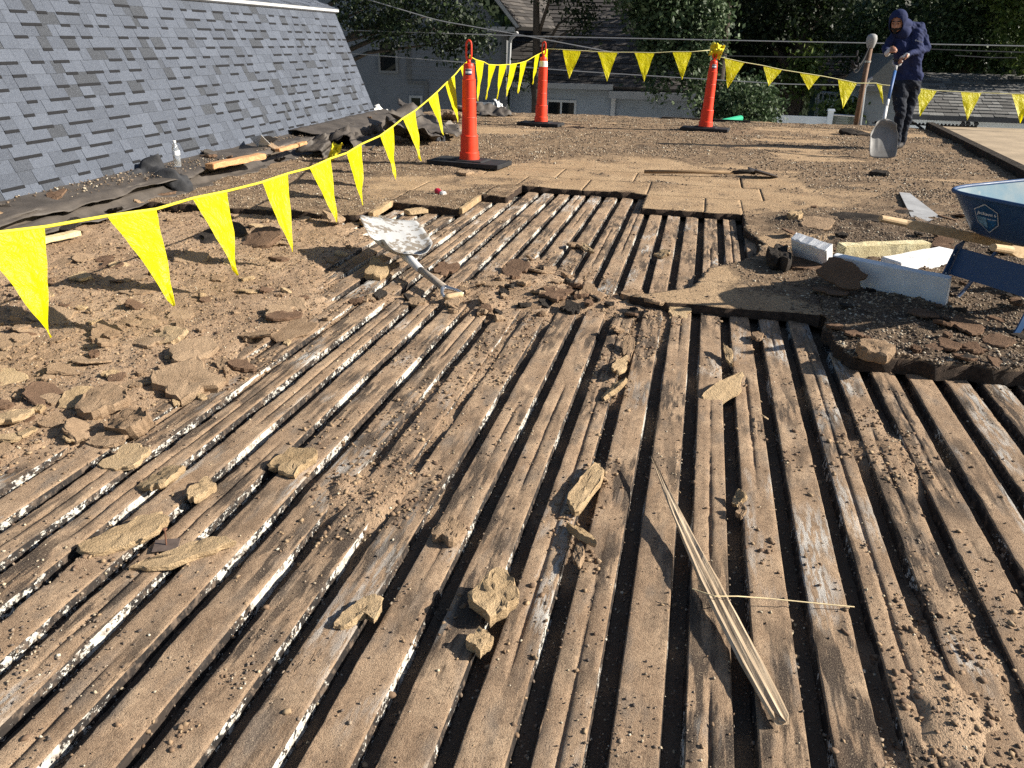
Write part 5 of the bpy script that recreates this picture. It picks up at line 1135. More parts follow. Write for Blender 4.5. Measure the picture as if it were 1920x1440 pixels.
roofplane(hs, rk0+Vector((.1, 0, .02)), rk0+Vector((.9, 6, .02)), rk1+Vector((.16, 0, .04)), 16, D_ROOFD, tab=(.3, .9), th=.03)
# garage on the right
ga = thing('garage', 'low garage with weathered grey shingle roof and pale blue white wall, right', 'garage')
Yg = 24.0; gx0 = W(1690, 230, Yg).x; gx1 = gx0+9; zg0 = W(1760, 219, Yg).z
m = MB(); wallbox(m, gx0, gx1, GZ, zg0, Yg, .3); m.build('wall', simple('pale_blue_wall', (.55, .60, .66), .7, .06, 2, .03), ga)
siding(ga, gx0-.01, gx1, GZ, zg0, Yg-.002, simple('pale_blue_siding', (.80, .84, .88), .7, .06, 2, .03), .2)
pt = W(1745, 137, 27.6); p0 = W(1682, 216, Yg-.4)
roofplane(ga, (p0.x, Yg-.4, zg0+.05), (gx1, Yg-.4, zg0+.05), (p0.x+.3, 27.6, pt.z), 15, D_ROOFG, tab=(.18, .42), th=.028)
m = MB(); wallbox(m, p0.x, gx1, zg0-.06, zg0+.05, Yg-.42, .08); m.build('eave_board', simple('dark_fascia', (.06, .06, .065), .7, .2, 8), ga)
for k, x in enumerate((1806, 1814, 1828)):
    c = W(x, 228, Yg-.2); m = MB(); m.tube([c+Vector((0, .15, .02)), c, c+Vector((.02*(k-1), -.12, -.06))], [.02, .03, .06], 8); tag(m.build('flood_light', D_CLOTH), ['left', 'middle', 'right'][k]+' one of three black floodlights on the pale garage wall', 'lamp')
# small shed side behind the mast
sd2 = thing('grey_shed', 'grey sided shed between the service mast and the worker', 'shed')
Ys = 22.5; m = MB(); xa, xb2 = W(1618, 200, Ys).x, W(1702, 200, Ys).x; wallbox(m, xa, xb2, GZ, W(1640, 170, Ys).z, Ys, 3.0); m.build('wall', D_SIDING, sd2)
siding(sd2, xa-.01, xb2, GZ, W(1640, 170, Ys).z, Ys-.002, simple('shed_siding', (.22, .235, .25), .75, .1, 3, .05), .2)
zt = W(1640, 170, Ys).z; m = MB(); m.hexa([(xa-.25, Ys-.3, zt), (xb2+.3, Ys-.3, zt), (xb2+.3, Ys+3, zt), (xa-.25, Ys+3, zt), ((xa+xb2)/2-.05, Ys-.3, zt+.85), ((xa+xb2)/2+.05, Ys-.3, zt+.85), ((xa+xb2)/2+.05, Ys+3, zt+.85), ((xa+xb2)/2-.05, Ys+3, zt+.85)]); m.build('roof', D_ROOFG, sd2)
# green gabled house
gh = thing('green_house', 'dark green gabled house under the trees behind the mast', 'house')
Yq = 33.0; apex = W(1655, 92, Yq); el = W(1555, 160, Yq); er = W(1770, 165, Yq)
m = MB(); wallbox(m, el.x, er.x, GZ, el.z, Yq, 5); m.add([(el.x, Yq, el.z), (er.x, Yq, el.z), tuple(apex)], [(0, 1, 2)]); m.build('wall', simple('green_siding', (.035, .06, .05), .8, .15, 3), gh)
for a, b in ((el, apex), (er, apex)):
    d = (b-a).normalized(); m = MB(); nv = Vector((-d.z, 0, d.x)); nv = nv if nv.z > 0 else -nv; a2 = a-d*.5; m.hexa([a2+Vector((0, -.3, 0)), b+Vector((0, -.3, 0)), b+Vector((0, 5, 0)), a2+Vector((0, 5, 0)), a2+nv*.16+Vector((0, -.3, 0)), b+nv*.16+Vector((0, -.3, 0)), b+nv*.16+Vector((0, 5, 0)), a2+nv*.16+Vector((0, 5, 0))]); m.build('roof', simple('brown_roof', (.10, .085, .075), .9, .3, 8), gh)
pc = thing('brown_roofed_porch', 'brown shingled porch roof with railing left of the mast', 'porch')
roofplane(pc, W(1482, 152, 30), W(1600, 158, 30), W(1552, 100, 34), 9, m_island('brown_shingles', [(0, (.05, .04, .035)), (1, (.15, .12, .10))], .9, 30, .01), tab=(.4, .9), th=.04)
m = MB()
for x in (1533, 1598): m.tube([W(x, 172, 29.5), W(x-4, 240, 29.5)], .07, 6)
m.build('post', D_TRIMG, pc)
m = MB(); a, b = W(1532, 173, 29.5), W(1602, 178, 29.5); a2, b2 = W(1530, 190, 29.5), W(1600, 194, 29.5)
m.tube([a, b], .05, 6); m.tube([a2, b2], .05, 6)
for k in range(7): m.tube([a.lerp(b, k/6), a2.lerp(b2, k/6)], .035, 5)
m.build('railing', D_TRIMG, pc)
bp = W(1558, 196, 28); m = MB(); m.lathe([(.001, -.32), (.13, -.3), (.24, -.08), (.25, -.04), (.13, -.04), (.17, .12), (.18, .16), (.001, .16)], bp, 14)
tag(m.build('hanging_pot', simple('pale_pot', (.62, .66, .62), .6, .1, 8)), 'pale two tier hanging plant pot under the porch', 'pot')
# white vinyl fence
vf = thing('white_fence', 'low white vinyl fence showing over the roof edge, right of the far cone', 'fence')
Yf = 22.0; D_VINYL = simple('white_vinyl', (.82, .86, .90), .5, .04, 3, .03)
fx = [W(x, 215, Yf).x for x in (1405, 1452, 1557)]; ztop = W(1500, 215, Yf).z
for i in range(2):
    for k in range(5): m = MB(); wallbox(m, fx[i]+.05, fx[i+1]-.05, ztop-.02-(k+1)*.3, ztop-.03-k*.3, Yf, .05); m.build('board', D_VINYL, vf)
for x in fx[1:]:
    m = MB(); m.box((x, Yf, (GZ+ztop+.12)/2), (.13, .13, ztop+.12-GZ)); p = m.build('post', D_VINYL, vf); m = MB(); m.box((x, Yf, ztop+.14), (.19, .19, .05), taper=.8); m.build('cap', D_VINYL, p)
cl = MB(); a, b = W(1560, 215, 22.2), W(1604, 218, 22.2)
for k in range(24):
    t0 = k/24
    for s in (1, -1): cl.tube([a.lerp(b, t0)+Vector((0, 0, -.9)), a.lerp(b, min(1, max(0, t0+s*.3)))+Vector((0, 0, 0))], .006, 4, cap=False)
cl.tube([a, b], .025, 6); tag(cl.build('chain_link_fence', D_STEEL), 'short stretch of chain link fence between white fence and mast', 'fence')
m = MB(); m.tube([W(1345, 232, 16.2), W(1388, 222, 19.5)], .07, 10); tag(m.build('green_pipe', simple('green_pipe', (.03, .36, .20), .5, .1, 8)), 'green pipe poking past the roof edge behind the far right cone', 'pipe')
m = MB(); m.box(W(1322, 229, 15.4), (1.6, .12, .12), Matrix.Rotation(-.1, 3, 'Z')); tag(m.build('dark_timber', D_FELT), 'dark timber lying along the roof edge behind the far right cone', 'timber')

# service mast with weatherhead and hanging service wires
sm = thing('service_mast', 'rusty service mast with grey weatherhead rising at the roof edge', 'mast')
b0, t0 = W(1601, 240, 15.62), W(1632, 88, 15.62); b0 = Vector((t0.x-.0, 15.62, -.2)); 
m = MB(); m.tube([b0, t0], .045, 14); m.build('pipe', simple('rust_pipe', (.17, .105, .07), .7, .35, 14, metal=.2), sm, True)
m = MB(); hd0 = t0+Vector((0, 0, -.02)); m.lathe([(.05, 0), (.062, .02), (.085, .10), (.09, .15), (.075, .20), (.04, .225), (.001, .23)], hd0, 18); o = m.build('weatherhead', simple('grey_cast', (.30, .30, .30), .7, .15, 20), sm, True); merge_smooth(o)
m = MB(); m.lathe([(.046, 0), (.056, .0), (.056, .03), (.046, .03)], t0+Vector((0, 0, -.25)), 14); m.build('clamp', D_STEEL, sm)
random.seed(3)
for k in range(7):
    p0 = t0+Vector((-.03, -.07, .02)); p3 = W(1598+random.uniform(-5, 5), 122+random.uniform(-10, 6), 15.3); mid = p0.lerp(p3, .55)+Vector((random.uniform(-.05, .05), 0, -random.uniform(.25, .5)))
    pts = [p0*(1-t)**2+mid*2*t*(1-t)+p3*t*t for t in np.linspace(0, 1, 12)]; m = MB(); m.tube(pts, .009, 5); m.build('wire', D_CLOTH if k % 2 else D_RUBBER, sm, True)
m = MB()
for k in range(3): c = W(1607+k*1.5, 100+k*12, 15.3); m.lathe([(.008, -.05), (.018, -.03), (.018, .03), (.008, .05)], c, 8)
m.build('insulator', D_RUBBER, sm)
m = MB(); m.tube([W(1636, 146, 15.7), W(1629, 150, 15.7), W(1621, 165, 15.7), W(1611, 243, 15.7)], .028, 8); tag(m.build('conduit_brace', simple('galv_pipe', (.40, .43, .46), .45, .15, 20, metal=.5)), 'galvanised pipe leaning beside the rusty mast', 'pipe')
m = MB(); m.tube([W(1690, 214, 15.5), W(1732, 243, 15.5)], .02, 6); tag(m.build('guy_rod', D_CLOTH), 'dark rod bracing down to the roof edge right of the worker', 'rod')
m = MB(); a = W(1690, 247, 15.5)
m.box(((3.0+4.6)/2, 15.5, .11), (1.7, .03, .02)); 
for k in range(28): m.box((3.0+k*.06, 15.48, .13), (.03, .02, .03))
tag(m.build('roof_edge_strip', D_RUBBER), 'dark toothed strip along the far roof edge right of the worker', 'strip')

# neighbouring higher roof section with its curb, right
m = MB(); m.hexa([(3.95, 15.6, -.2), (9, 15.6, -.2), (9, 4, -.2), (3.1, 4, -.2), (3.95, 15.6, .10), (9, 15.6, .10), (9, 4, .10), (3.1, 4, .10)][::1]); o = m.build('side_roof', simple('tan_side_roof', (.36, .28, .19), .95, .25, 2.5, .4, .01, kind='pos'), None); fixn(o); o['kind'] = 'structure'
m = MB(); m.hexa([(3.86, 15.6, 0), (3.98, 15.6, 0), (3.22, 4, 0), (3.08, 4, 0), (3.86, 15.6, .15), (3.98, 15.6, .15), (3.22, 4, .15), (3.08, 4, .15)]); o = m.build('side_roof_curb', D_FELT); fixn(o); tag(o, 'raised black felt curb between the stripped roof and the tan side roof', 'curb')

# utility wires and pole
D_WIRE = simple('pale_wire', (.30, .30, .31), .5, .1, 30); D_WIRED = simple('black_wire', (.05, .05, .055), .6, .2, 30)
def wire(label, pts, Yd, m, r=.012, ):
    P = [W(x, y, Yd) for x, y in pts]; n = 24; mb = MB(); xs_ = np.linspace(0, len(P)-1, n); q = []
    for t in xs_:
        i = min(int(t), len(P)-2); q.append(P[i].lerp(P[i+1], t-i))
    mb.tube(q, r, 5, cap=False); tag(mb.build('utility_wire', m), label, 'wire', 'overhead utility wires')
wire('upper pale wire crossing from the shingled slope to the right edge', [(560, 54), (640, 56), (1000, 68), (1440, 77), (1920, 86), (2100, 90)], 20, D_WIRE)
wire('second wire at window height passing behind the tall cone', [(560, 95), (660, 100), (870, 117), (1060, 132), (1250, 144), (1480, 158), (1640, 160)], 20, D_WIRE)
wire('wire slanting down from the top left over the dark leaves', [(560, -40), (700, 2), (820, 38), (990, 68), (1160, 100)], 19, D_WIRE)
wire('wire running from the far cone top into the mast', [(1330, 104), (1480, 107), (1606, 106)], 20, D_WIRED)
wire('short dark wire right of the worker', [(1745, 92), (1820, 95), (1920, 98), (2050, 100)], 23, D_WIRED)
wire('lowest dark wire right of the worker before the garage ridge', [(1790, 104), (1860, 108), (1905, 108)], 24, D_WIRED)
m = MB(); m.tube([W(1896, 142, 30), W(1936, -40, 30)], [.13, .10], 10); tag(m.build('utility_pole', m_wood('pole_wood', (.17, .15, .13), (.30, .27, .23))), 'weathered wooden utility pole rising behind the garage ridge, right', 'pole')

# ---------------------------------------------------------------- trees and shrubs
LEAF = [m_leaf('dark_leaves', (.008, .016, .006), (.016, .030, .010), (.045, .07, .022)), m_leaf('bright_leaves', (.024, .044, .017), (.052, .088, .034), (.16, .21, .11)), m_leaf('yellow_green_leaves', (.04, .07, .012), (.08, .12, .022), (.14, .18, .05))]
D_BARK = simple('bark', (.085, .068, .055), .95, .35, 6, .8, .03, kind='pos')
def leaves(name, clumps, n, size, m, parent=None, droop=0.0):
    c = np.array([k[0] for k in clumps]); r = np.array([k[1] for k in clumps]); wts = (r[:, 0]*r[:, 1]*r[:, 2])**.66; idx = RNG.choice(len(c), n, p=wts/wts.sum())
    d = RNG.normal(size=(n, 3)); d /= np.linalg.norm(d, axis=1)[:, None]; rad_ = RNG.uniform(.45, 1.0, n)**.5
    # twig bunching: gather leaves round random twig ends
    P = c[idx]+d*rad_[:, None]*r[idx]; tw = RNG.normal(size=(n, 3))*.0
    nb = max(1, n//14); hub = RNG.integers(0, n, nb); hb = RNG.integers(0, nb, n); P = P[hub][hb]+RNG.normal(size=(n, 3))*size*1.5+np.array([0, 0, -1])*RNG.uniform(0, 1, n)[:, None]*droop
    a = RNG.normal(size=(n, 3)); a[:, 2] -= .4; a /= np.linalg.norm(a, axis=1)[:, None]; b = np.cross(a, RNG.normal(size=(n, 3))); b /= np.linalg.norm(b, axis=1)[:, None]
    s = size*RNG.uniform(.6, 1.3, n)[:, None]
    V = np.stack([P-a*s*.1, P+a*s*.45+b*s*.30, P+a*s, P+a*s*.45-b*s*.30], 1).reshape(-1, 3); F = np.arange(n*4).reshape(-1, 4)
    return link(name, mesh_np(name, V, F, m), parent)
def tree(label, base, h, clumps, n, size, leafm, tr=.25, lean=(0, 0), name='tree', group=None, droop=0.0, limbs=6):
    root = thing(name, label, 'tree', group, tuple(base)); b = Vector(base); m = MB(); top = Vector((lean[0], lean[1], h))
    pts = [top*t+Vector((.12*math.sin(3*t+base[0]), .1*math.cos(4*t), 0))*t for t in np.linspace(0, 1, 9)]; m.tube(pts, [tr*(1.25-.95*t) for t in np.linspace(0, 1, 9)], 9)
    rs = random.Random(int(abs(base[0]*100)))
    for k in range(min(limbs, len(clumps))):
        c = Vector(clumps[k % len(clumps)][0])-b; t = min(.9, max(.25, (c.z/h)*.75)); s0 = top*t; mid = s0.lerp(c, .5)+Vector((0, 0, .3)); m.tube([s0, mid, c], [tr*.45, tr*.25, tr*.07], 6)
    m.build('trunk', D_BARK, root, True)
    o = leaves('crown', clumps, n, size, leafm, root, droop); o.data.transform(Matrix.Translation(-b)); return root
def blob(x, y, Y, w, h, d=None):                                   # an ellipsoid clump that spans w x h photo pixels at distance Y
    zc = (np.array(atY(x, y, Y))-EYE) @ FW; return (tuple(atY(x, y, Y)), (w/2*zc/FOC, (d if d else w/2*zc/FOC), h/2*zc/FOC))
base = lambda x, Y: (float(atY(x, 150, Y)[0]), Y, GZ)
tree('large drooping oak in front of the wing roof with sunlit right side', base(1345, 22.9), 7.5, [blob(1265, 35, 22.5, 120, 120), blob(1325, 50, 22.3, 80, 100), blob(1230, 90, 22.4, 50, 110), blob(1300, 110, 22.2, 70, 70), blob(1230, -60, 22.5, 190, 120), blob(1340, -30, 22.6, 70, 90), blob(1200, 15, 22.8, 50, 80), blob(1308, 158, 22.2, 26, 40), blob(1236, 150, 22.2, 22, 34)], 19000, .12, LEAF[1], .16, name='oak_tree', droop=.25)
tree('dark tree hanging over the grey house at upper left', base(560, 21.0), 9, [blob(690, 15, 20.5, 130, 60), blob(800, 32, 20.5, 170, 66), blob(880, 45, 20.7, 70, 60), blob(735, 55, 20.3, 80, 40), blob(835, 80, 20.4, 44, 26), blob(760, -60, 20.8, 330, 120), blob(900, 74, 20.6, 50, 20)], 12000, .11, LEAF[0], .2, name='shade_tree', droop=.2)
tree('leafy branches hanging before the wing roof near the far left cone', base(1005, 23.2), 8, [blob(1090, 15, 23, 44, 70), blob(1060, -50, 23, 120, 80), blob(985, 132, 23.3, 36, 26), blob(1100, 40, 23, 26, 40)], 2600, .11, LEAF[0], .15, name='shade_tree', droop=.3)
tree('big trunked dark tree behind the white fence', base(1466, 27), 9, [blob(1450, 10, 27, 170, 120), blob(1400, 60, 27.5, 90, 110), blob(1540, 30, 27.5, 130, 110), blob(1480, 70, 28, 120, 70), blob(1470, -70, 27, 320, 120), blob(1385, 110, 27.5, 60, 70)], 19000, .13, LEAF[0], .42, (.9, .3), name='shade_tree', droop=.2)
tree('tree with lit yellow green leaves right of the worker', base(1800, 30), 10, [blob(1790, 40, 29, 110, 100), blob(1850, 25, 29, 120, 100), blob(1900, 70, 29.5, 100, 90), blob(1760, 90, 30, 90, 70), blob(1830, 95, 30, 120, 60), blob(1850, -60, 29, 330, 110), blob(1640, 40, 30, 110, 90), blob(1600, 80, 30.5, 80, 70)], 22000, .14, LEAF[1], .35, name='oak_tree', droop=.2)
tree('tree with brighter leaf tips at the upper right corner', base(1960, 27), 9, [blob(1930, 20, 27, 110, 90), blob(1960, 80, 27, 120, 90), blob(1980, -60, 27, 260, 130)], 8000, .14, LEAF[2], .3, name='oak_tree', droop=.2)
tree('small tree with pale leaves behind the mast', base(1512, 26), 3.5, [blob(1515, 128, 26, 46, 60), blob(1500, 150, 26, 30, 40)], 1200, .16, LEAF[2], .06, name='young_tree', limbs=2)
def shrub(label, x, y, Y, w, h, n, size, m):
    b = (float(atY(x, y, Y)[0]), Y, GZ); root = thing('shrub', label, 'shrub', None, b); mm = MB(); bl = [blob(x, y, Y, w, h), blob(x-w*.25, y+h*.15, Y+.2, w*.6, h*.7), blob(x+w*.28, y+h*.12, Y+.1, w*.5, h*.7)]
    tc = Vector(bl[0][0])-Vector(b)
    for k in range(5): mm.tube([(0, 0, 0), tc*.5+Vector((.1*(k-2), .05*k, 0)), tc+Vector((.25*(k-2), .05, .1))], [.04, .03, .01], 5)
    mm.build('stem', D_BARK, root); o = leaves('foliage', bl, n, size, m, root); o.data.transform(Matrix.Translation(-Vector(b))); return root
shrub('round leafy shrub between the far right cone and the white fence', 1400, 196, 20.8, 110, 90, 5200, .10, LEAF[1])
shrub('low green shrub in front of the wing corner', 1350, 222, 20.6, 70, 50, 1800, .09, LEAF[1])
shrub('bright grassy plants by the chain link fence', 1580, 216, 23, 66, 26, 1200, .14, LEAF[2])
shrub('dark ivy clump at the foot of the big trunk', 1350, 196, 23, 60, 60, 1500, .12, LEAF[0])
# far wood as one mass
cl_ = []
rs = np.random.default_rng(9)
for k in range(90):
    Y = rs.uniform(38, 56); X = rs.uniform(-34, 44); cl_.append(((X, Y, rs.uniform(-2, 13)), (rs.uniform(1.8, 3.6), rs.uniform(1.5, 3), rs.uniform(1.5, 3.2))))
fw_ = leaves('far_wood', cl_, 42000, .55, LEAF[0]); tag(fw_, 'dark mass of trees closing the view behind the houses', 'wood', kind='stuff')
hl = MB(); n = 40
V = []; F = []
for i in range(n+1):
    x = -90+200*i/n; V += [(x, 62+3*math.sin(i*.9), GZ), (x, 66+3*math.sin(i*.9), 9+2.5*float(fbm(i*.5, 0, 3, 3))*2), (x, 80, 10+2.5*float(fbm(i*.5, 4, 3, 3))*2)]
for i in range(n):
    for j in range(2): F.append((i*3+j, i*3+3+j, i*3+4+j, i*3+1+j))
hl.add(V, F); o = hl.build('wooded_hill', simple('hill_green', (.022, .034, .014), .95, .4, .3, .8, .3, kind='pos')); o['kind'] = 'structure'
# trees standing to the right of the view, whose shade falls on the houses
for k, (x, y, h, wd) in enumerate([(14.5, 34.5, 12, 3.6), (17, 32.5, 12, 4.2), (22, 33.5, 13, 4)]):
    cl2 = [((x+rs.uniform(-wd, wd)*.6, y+rs.uniform(-1.6, 1.6), GZ+h*rs.uniform(.35, 1)), (wd*.5, wd*.45, wd*.42)) for _ in range(9)]
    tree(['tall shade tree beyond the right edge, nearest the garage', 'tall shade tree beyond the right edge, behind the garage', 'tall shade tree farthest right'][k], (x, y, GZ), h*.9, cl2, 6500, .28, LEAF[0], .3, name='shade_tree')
# ================================================================ THE WORKER AND HIS SHOVEL
def worker():
    Yp = 11.95; zf = .07
    B = lambda x, y, dy=0.0: Vector(atY(x, y, Yp+dy))
    caps = []                                                       # (p0, r0, p1, r1, region)
    def cap(a, ra, b, rb, g): caps.append((Vector(a), ra, Vector(b), rb, g))
    NAVY, JEAN, SKIN, GLOVE, BOOT = 0, 1, 2, 3, 4
    pel = B(1703, 146, .03); wst = B(1704, 126, .02); che = B(1702, 88, -.02); shc = B(1706, 53, .0); neck = B(1694, 52, -.05); head = B(1683, 41, -.12)
    shL = B(1725, 51, .02); elL = B(1738, 90, .02); wrL = B(1704, 102, -.24); shR = B(1682, 58, -.02); elR = B(1661, 88, -.06); wrR = B(1662, 102, -.26)
    for dx in (-.065, .065): cap(pel+Vector((dx, 0, .03)), .100, wst+Vector((dx, 0, 0)), .092, NAVY); cap(wst+Vector((dx, 0, 0)), .092, che+Vector((dx*1.25, -.02, 0)), .108, NAVY); cap(che+Vector((dx*1.25, -.02, 0)), .108, shc+Vector((dx*1.3, 0, -.05)), .085, NAVY)
    cap(shL, .066, shc, .085, NAVY); cap(shR, .066, shc, .085, NAVY); cap(shL+Vector((-.01, 0, .0)), .066, neck+Vector((.05, .03, .0)), .08, NAVY); cap(shL, .066, wst+Vector((.06, 0, .1)), .09, NAVY); cap(shL, .066, che+Vector((.07, 0, .05)), .09, NAVY)
    cap(shL, .064, elL, .050, NAVY); cap(elL, .050, wrL, .038, NAVY); cap(shR, .063, elR, .050, NAVY); cap(elR, .050, wrR, .037, NAVY)
    cap(pel+Vector((-.07, -.0, .015)), .106, pel+Vector((.07, 0, .015)), .106, NAVY); cap(pel+Vector((-.06, -.0, -.07)), .112, pel+Vector((.06, 0, -.07)), .112, JEAN)
    cap(neck, .058, head, .06, SKIN)
    fd = Vector((-.38, -.86, -.33)).normalized(); sdv = fd.cross(Vector((0, 0, 1))).normalized(); upv = sdv.cross(fd)
    cap(head+upv*.03-fd*.01, .084, head-upv*.055+fd*.03, .062, SKIN); cap(head+upv*.01+fd*.075, .012, head-upv*.03+fd*.105, .018, SKIN)
    cap(head+sdv*.035+upv*.018+fd*.075, .014, head-sdv*.035+upv*.018+fd*.075, .014, SKIN); cap(head-upv*.095+fd*.055, .026, head-upv*.09+fd*.06, .026, SKIN)
    hipR, hipL = pel+Vector((-.085, -.03, -.12)), pel+Vector((.085, .02, -.12))
    knR, knL = B(1688, 209, -.12), B(1703, 206, .03); anR, anL = B(1681, 262, -.10), B(1690, 266, .08)
    anR.z = zf+.085; anL.z = zf+.085
    cap(hipR, .105, knR, .072, JEAN); cap(knR, .072, anR, .056, JEAN); cap(hipL, .105, knL, .074, JEAN); cap(knL, .074, anL, .058, JEAN)
    for a in (anR, anL): cap(a+Vector((0, .01, -.02)), .05, a+Vector((-.03, .03, -.045)), .042, BOOT); cap(a+Vector((-.01, -.02, -.04)), .047, a+Vector((-.075, -.165, -.048)), .036, BOOT)
    def hand(wr, dirv, palm_n, g, curl):
        dirv = Vector(dirv).normalized(); pn = Vector(palm_n); pn = (pn-dirv*pn.dot(dirv)).normalized(); sd = dirv.cross(pn).normalized()
        cap(wr, .035, wr+dirv*.03, .036, GLOVE)
        for k in (-1, 0, 1): cap(wr+dirv*.02+sd*k*.020, .024, wr+dirv*.085+sd*k*.026, .021, g)
        for k in range(4):
            s = (k-1.5)*.0225; L = (.038, .044, .041, .032)[k]; p0 = wr+dirv*.09+sd*s; p1 = p0+(dirv*math.cos(curl)+pn*math.sin(curl)).normalized()*L; p2 = p1+(dirv*math.cos(curl*2.2)+pn*math.sin(curl*2.2)).normalized()*L*.8; p3 = p2+(dirv*math.cos(curl*3.1)+pn*math.sin(curl*3.1)).normalized()*L*.55
            cap(p0, .0118, p1, .011, SKIN); cap(p1, .011, p2, .0102, SKIN); cap(p2, .0102, p3, .009, SKIN)
        p0 = wr+dirv*.035+sd*.036; p1 = p0+(dirv*.6+sd*.55+pn*.35).normalized()*.045; p2 = p1+(dirv*.8+pn*.5).normalized()*.035; cap(p0, .017, p1, .014, SKIN); cap(p1, .013, p2, .011, SKIN)
    hand(wrL, (-.86, -.25, -.42), (0, -.2, -1), GLOVE, .55)
    hand(wrR, (.1, -.55, .35), (.9, .1, -.2), GLOVE, .6)
    # a closed body per limb, fused to one skin by voxel remeshing
    bm = bmesh.new()
    def addcap(p0, r0, p1, r1, sub=3):
        ax_ = p1-p0; L = ax_.length
        q = Vector((0, 0, 1)).rotation_difference(ax_) if L > 1e-6 else Quaternion(); prof = []
        for k in range(6): a = -math.pi/2+k*math.pi/2/5; prof.append((r0*math.cos(a), r0*math.sin(a)))
        for k in range(6): a = k*math.pi/2/5; prof.append((r1*math.cos(a), L+r1*math.sin(a)))
        n = 14; rows = []
        for r, z in prof:
            if r < 1e-6: rows.append([bm.verts.new(p0+q @ Vector((0, 0, z)))]); continue
            rows.append([bm.verts.new(p0+q @ Vector((r*math.cos(6.2832*i/n), r*math.sin(6.2832*i/n), z))) for i in range(n)])
        for a, b in zip(rows[:-1], rows[1:]):
            for i in range(n):
                j = (i+1) % n
                if len(a) == 1: bm.faces.new((a[0], b[j], b[i]))
                elif len(b) == 1: bm.faces.new((a[i], a[j], b[0]))
                else: bm.faces.new((a[i], a[j], b[j], b[i]))
    def fuse(name, cl, vox, smooth):
        nonlocal bm
        bm = bmesh.new()
        for c in cl: addcap(*c[:4])
        bmesh.ops.recalc_face_normals(bm, faces=bm.faces[:]); me = bpy.data.meshes.new(name); bm.to_mesh(me); bm.free(); o = link(name, me)
        md = o.modifiers.new('r', 'REMESH'); md.mode = 'VOXEL'; md.voxel_size = vox; ms = o.modifiers.new('s', 'SMOOTH'); ms.iterations = smooth; ms.factor = .5
        me2 = bpy.data.meshes.new_from_object(o.evaluated_get(bpy.context.evaluated_depsgraph_get())); bpy.data.objects.remove(o); me2.name = name; return me2
    me = fuse('person', caps, .0085, 4)
    V = np.zeros(len(me.vertices)*3); me.vertices.foreach_get('co', V); V = V.reshape(-1, 3)
    best = np.full(len(V), 1e9); reg = np.zeros(len(V), int)
    for a, ra, b, rb, g in caps:
        a, b = np.array(a), np.array(b); d = b-a; t = np.clip(((V-a) @ d)/(d @ d+1e-9), 0, 1); dist = np.linalg.norm(V-(a+t[:, None]*d), axis=1)-(ra+(rb-ra)*t); k = dist < best; best = np.where(k, dist, best); reg = np.where(k, g, reg)
    # folds in the cloth
    Nn = np.zeros(len(V)*3); me.vertices.foreach_get('normal', Nn); Nn = Nn.reshape(-1, 3); cloth = (reg <= 1)
    fz = fbm(V[:, 2]*16+V[:, 0]*9, V[:, 0]*5+V[:, 1]*4, 77, 3)*.030+fbm(V[:, 0]*30+V[:, 2]*18, V[:, 2]*34, 78, 3)*.014
    V = V+Nn*(fz*cloth)[:, None]
    for i in range(0): pass
    me.vertices.foreach_set('co', V.astype(np.float32).ravel())
    fabric = T('navy_fabric', .85, .2); v = fabric.pos(); n = fabric.noise(v, 9, 4); sp = fabric.noise(v, 46, 3, .6)
    col = fabric.ramp(n, [(.3, (.010, .016, .055)), (.7, (.020, .030, .095))]); col = fabric.mix(fabric.ramp(sp, [(.72, 0.0), (.76, .8)]), col, (.38, .39, .42)); mn = fabric.done(col, fabric.bump(n, .3, .02))
    jean = T('worn_dark_jeans', .85, .2); v = jean.pos(); n = jean.noise(v, 8, 4); sp = jean.noise(v, 30, 4, .65)
    col = jean.ramp(n, [(.3, (.007, .009, .016)), (.7, (.020, .025, .038))]); col = jean.mix(jean.ramp(sp, [(.64, 0.0), (.72, .75)]), col, (.28, .29, .30)); mj = jean.done(col, jean.bump(n, .3, .02))
    skin = simple('skin', (.38, .19, .125), .55, .15, 20); glove = simple('pale_glove', (.58, .56, .54), .8, .25, 40); boot = simple('dark_boot', (.03, .026, .024), .7, .3, 12)
    for m_ in (mn, mj, skin, glove, boot): me.materials.append(m_)
    lp = np.zeros(len(me.loops), np.int32); me.loops.foreach_get('vertex_index', lp); ls = np.zeros(len(me.polygons), np.int32); me.polygons.foreach_get('loop_start', ls)
    me.polygons.foreach_set('material_index', reg[lp[ls]].astype(np.int32)); me.polygons.foreach_set('use_smooth', np.ones(len(me.polygons), bool)); me.update()
    per = link('person', me); tag(per, 'worker in navy hooded top and dark jeans, gloved, looking down over a shovel', 'person')
    # hood: fused cloth shell with a face opening
    hc = [(head+upv*.035-fd*.02, .108, head-upv*.03-fd*.005, .100), (head-upv*.02-fd*.03, .102, neck+Vector((.02, .03, .0)), .098), (neck+Vector((.02, .02, .02)), .088, neck+Vector((.04, .02, -.03)), .078), (head-upv*.07+fd*.01, .080, neck+Vector((.0, -.03, -.05)), .085)]
    mh = fuse('hood', hc, .009, 6); bmh = bmesh.new(); bmh.from_mesh(mh); bye = []
    for f_ in bmh.faces:
        c = f_.calc_center_median()-head; x = c.dot(sdv); y = c.dot(upv); z = c.dot(fd)
        if z > .02 and (x/.078)**2+((y+.028)/.105)**2 < 1: bye.append(f_)
    bmesh.ops.delete(bmh, geom=bye, context='FACES'); geom = bmesh.ops.solidify(bmh, geom=bmh.faces[:], thickness=-.006); bmh.to_mesh(mh); bmh.free(); mh.materials.clear(); mh.materials.append(mn); mh.polygons.foreach_set('use_smooth', [True]*len(mh.polygons)); link('hood', mh, per)
    D_HAIR = simple('black_beard', (.012, .010, .009), .8, .3, 60)
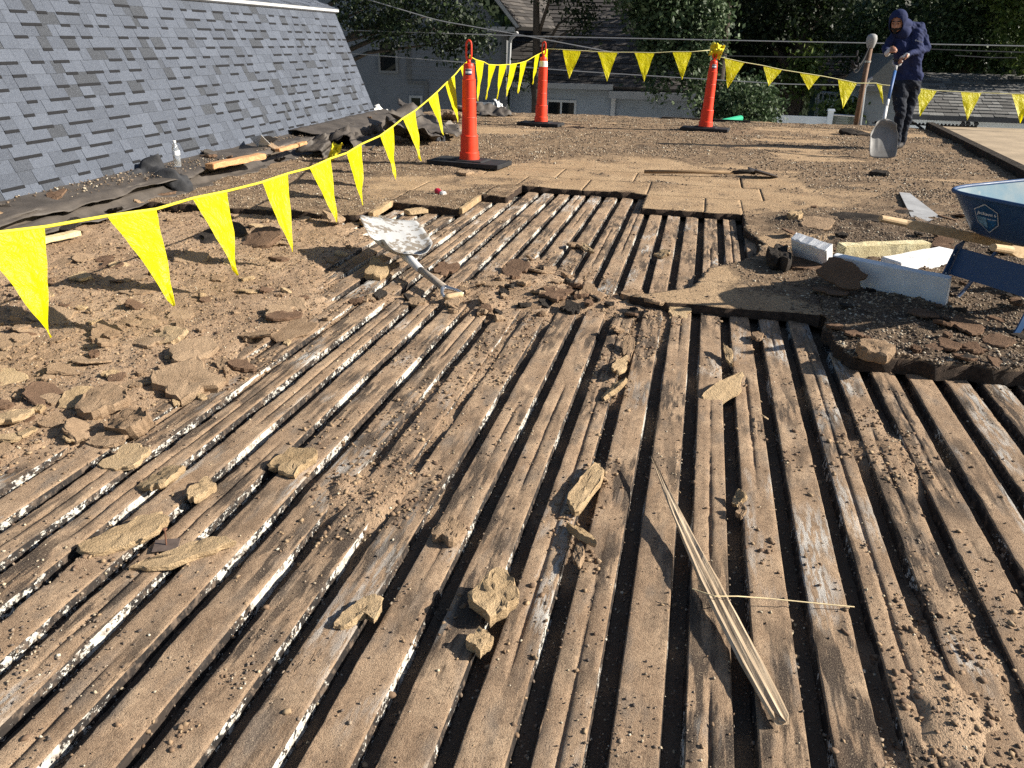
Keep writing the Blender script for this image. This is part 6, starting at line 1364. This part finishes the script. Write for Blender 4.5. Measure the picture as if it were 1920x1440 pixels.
    bc = [(head-upv*.072+fd*.075+sdv*s*.010, .019, head-upv*.062+fd*.062+sdv*s*.045, .016) for s in (-1, 1)]+[(head-upv*.052+fd*.094+sdv*.002, .010, head-upv*.058+fd*.086+sdv*s*.03, .009) for s in (-1, 1)]+[(head-upv*.10+fd*.075, .024, head-upv*.085+fd*.08, .02)]
    mbd = fuse('beard', bc, .005, 3); mbd.materials.append(D_HAIR); link('beard', mbd, per)
    for s in (-1, 1):
        m = MB(); c = head+upv*.004+fd*.082+sdv*s*.032
        m.lathe([(.001, -.008), (.007, -.005), (.009, 0), (.007, .005), (.001, .008)], c, 10); m.build('eye', simple('eye_dark', (.02, .015, .012), .3, .1), per, True)
        m = MB(); m.tube([head+upv*.026+fd*.086+sdv*s*.014, head+upv*.030+fd*.082+sdv*s*.034, head+upv*.022+fd*.066+sdv*s*.055], [.004, .006, .003], 6); m.build('eyebrow', D_HAIR, per)
    m = MB(); c = che+Vector((.085, -.165, .07)); rr = Matrix.Rotation(.25, 3, 'Y')
    for k in range(5): m.box(c+rr @ Vector(((k-2)*.02, -.004*abs(k-2)*-1, 0)), (.015, .004, .012 if k % 2 else .017), rr)
    m.build('chest_print', simple('pale_print', (.42, .44, .50), .7, .3, 90), per)
    return wrL
wl_ = worker()
ws = thing('worker_shovel', 'silver scoop shovel with blue shaft standing on its blade before the worker', 'shovel')
gp = Vector(atY(1683, 113, 11.70)); sk = Vector(atY(1656, 224, 11.34)); tp = Vector(atY(1654, 297, 10.98)); tp = Vector(at(1654, 297, .065))
sk = Vector(atY(1656.5, 226, tp.y+.20))
dv = (gp-sk).normalized()
m = MB(); m.tube([sk-dv*.04, sk+dv*.22], [.026, .018], 10); m.tube([sk+dv*.2, sk+dv*.34], .0175, 10); m.build('socket', D_ALU, ws, True)
m = MB(); m.tube([sk+dv*.33, gp-dv*.17], .019, 10); m.build('shaft', m_paint('blue_shaft', (.02, .10, .30), .4, .25), ws, True)
m = MB(); m.tube([gp-dv*.18, gp-dv*.10], .02, 10)
for s in (-1, 1): m.tube([gp-dv*.11, gp-dv*.07+Vector((s*.045, 0, 0)), gp+Vector((s*.055, 0, 0))], [.014, .012, .012], 8)
m.build('handle_fork', simple('grey_fork', (.30, .30, .30), .5, .2, 30), ws, True)
m = MB(); m.tube([gp+Vector((-.06, 0, 0)), gp+Vector((.06, 0, 0))], .016, 10); m.build('grip', D_CLOTH, ws, True)
scoop(ws, tp, sk, Vector((1, .15, 0)), Vector((.1, -1, .2)), .34, (tp-sk).length, .05, m_paint('worn_shovel_blade', (.20, .195, .19), .5, .75, (.10, .09, .08), .5, 7), None)
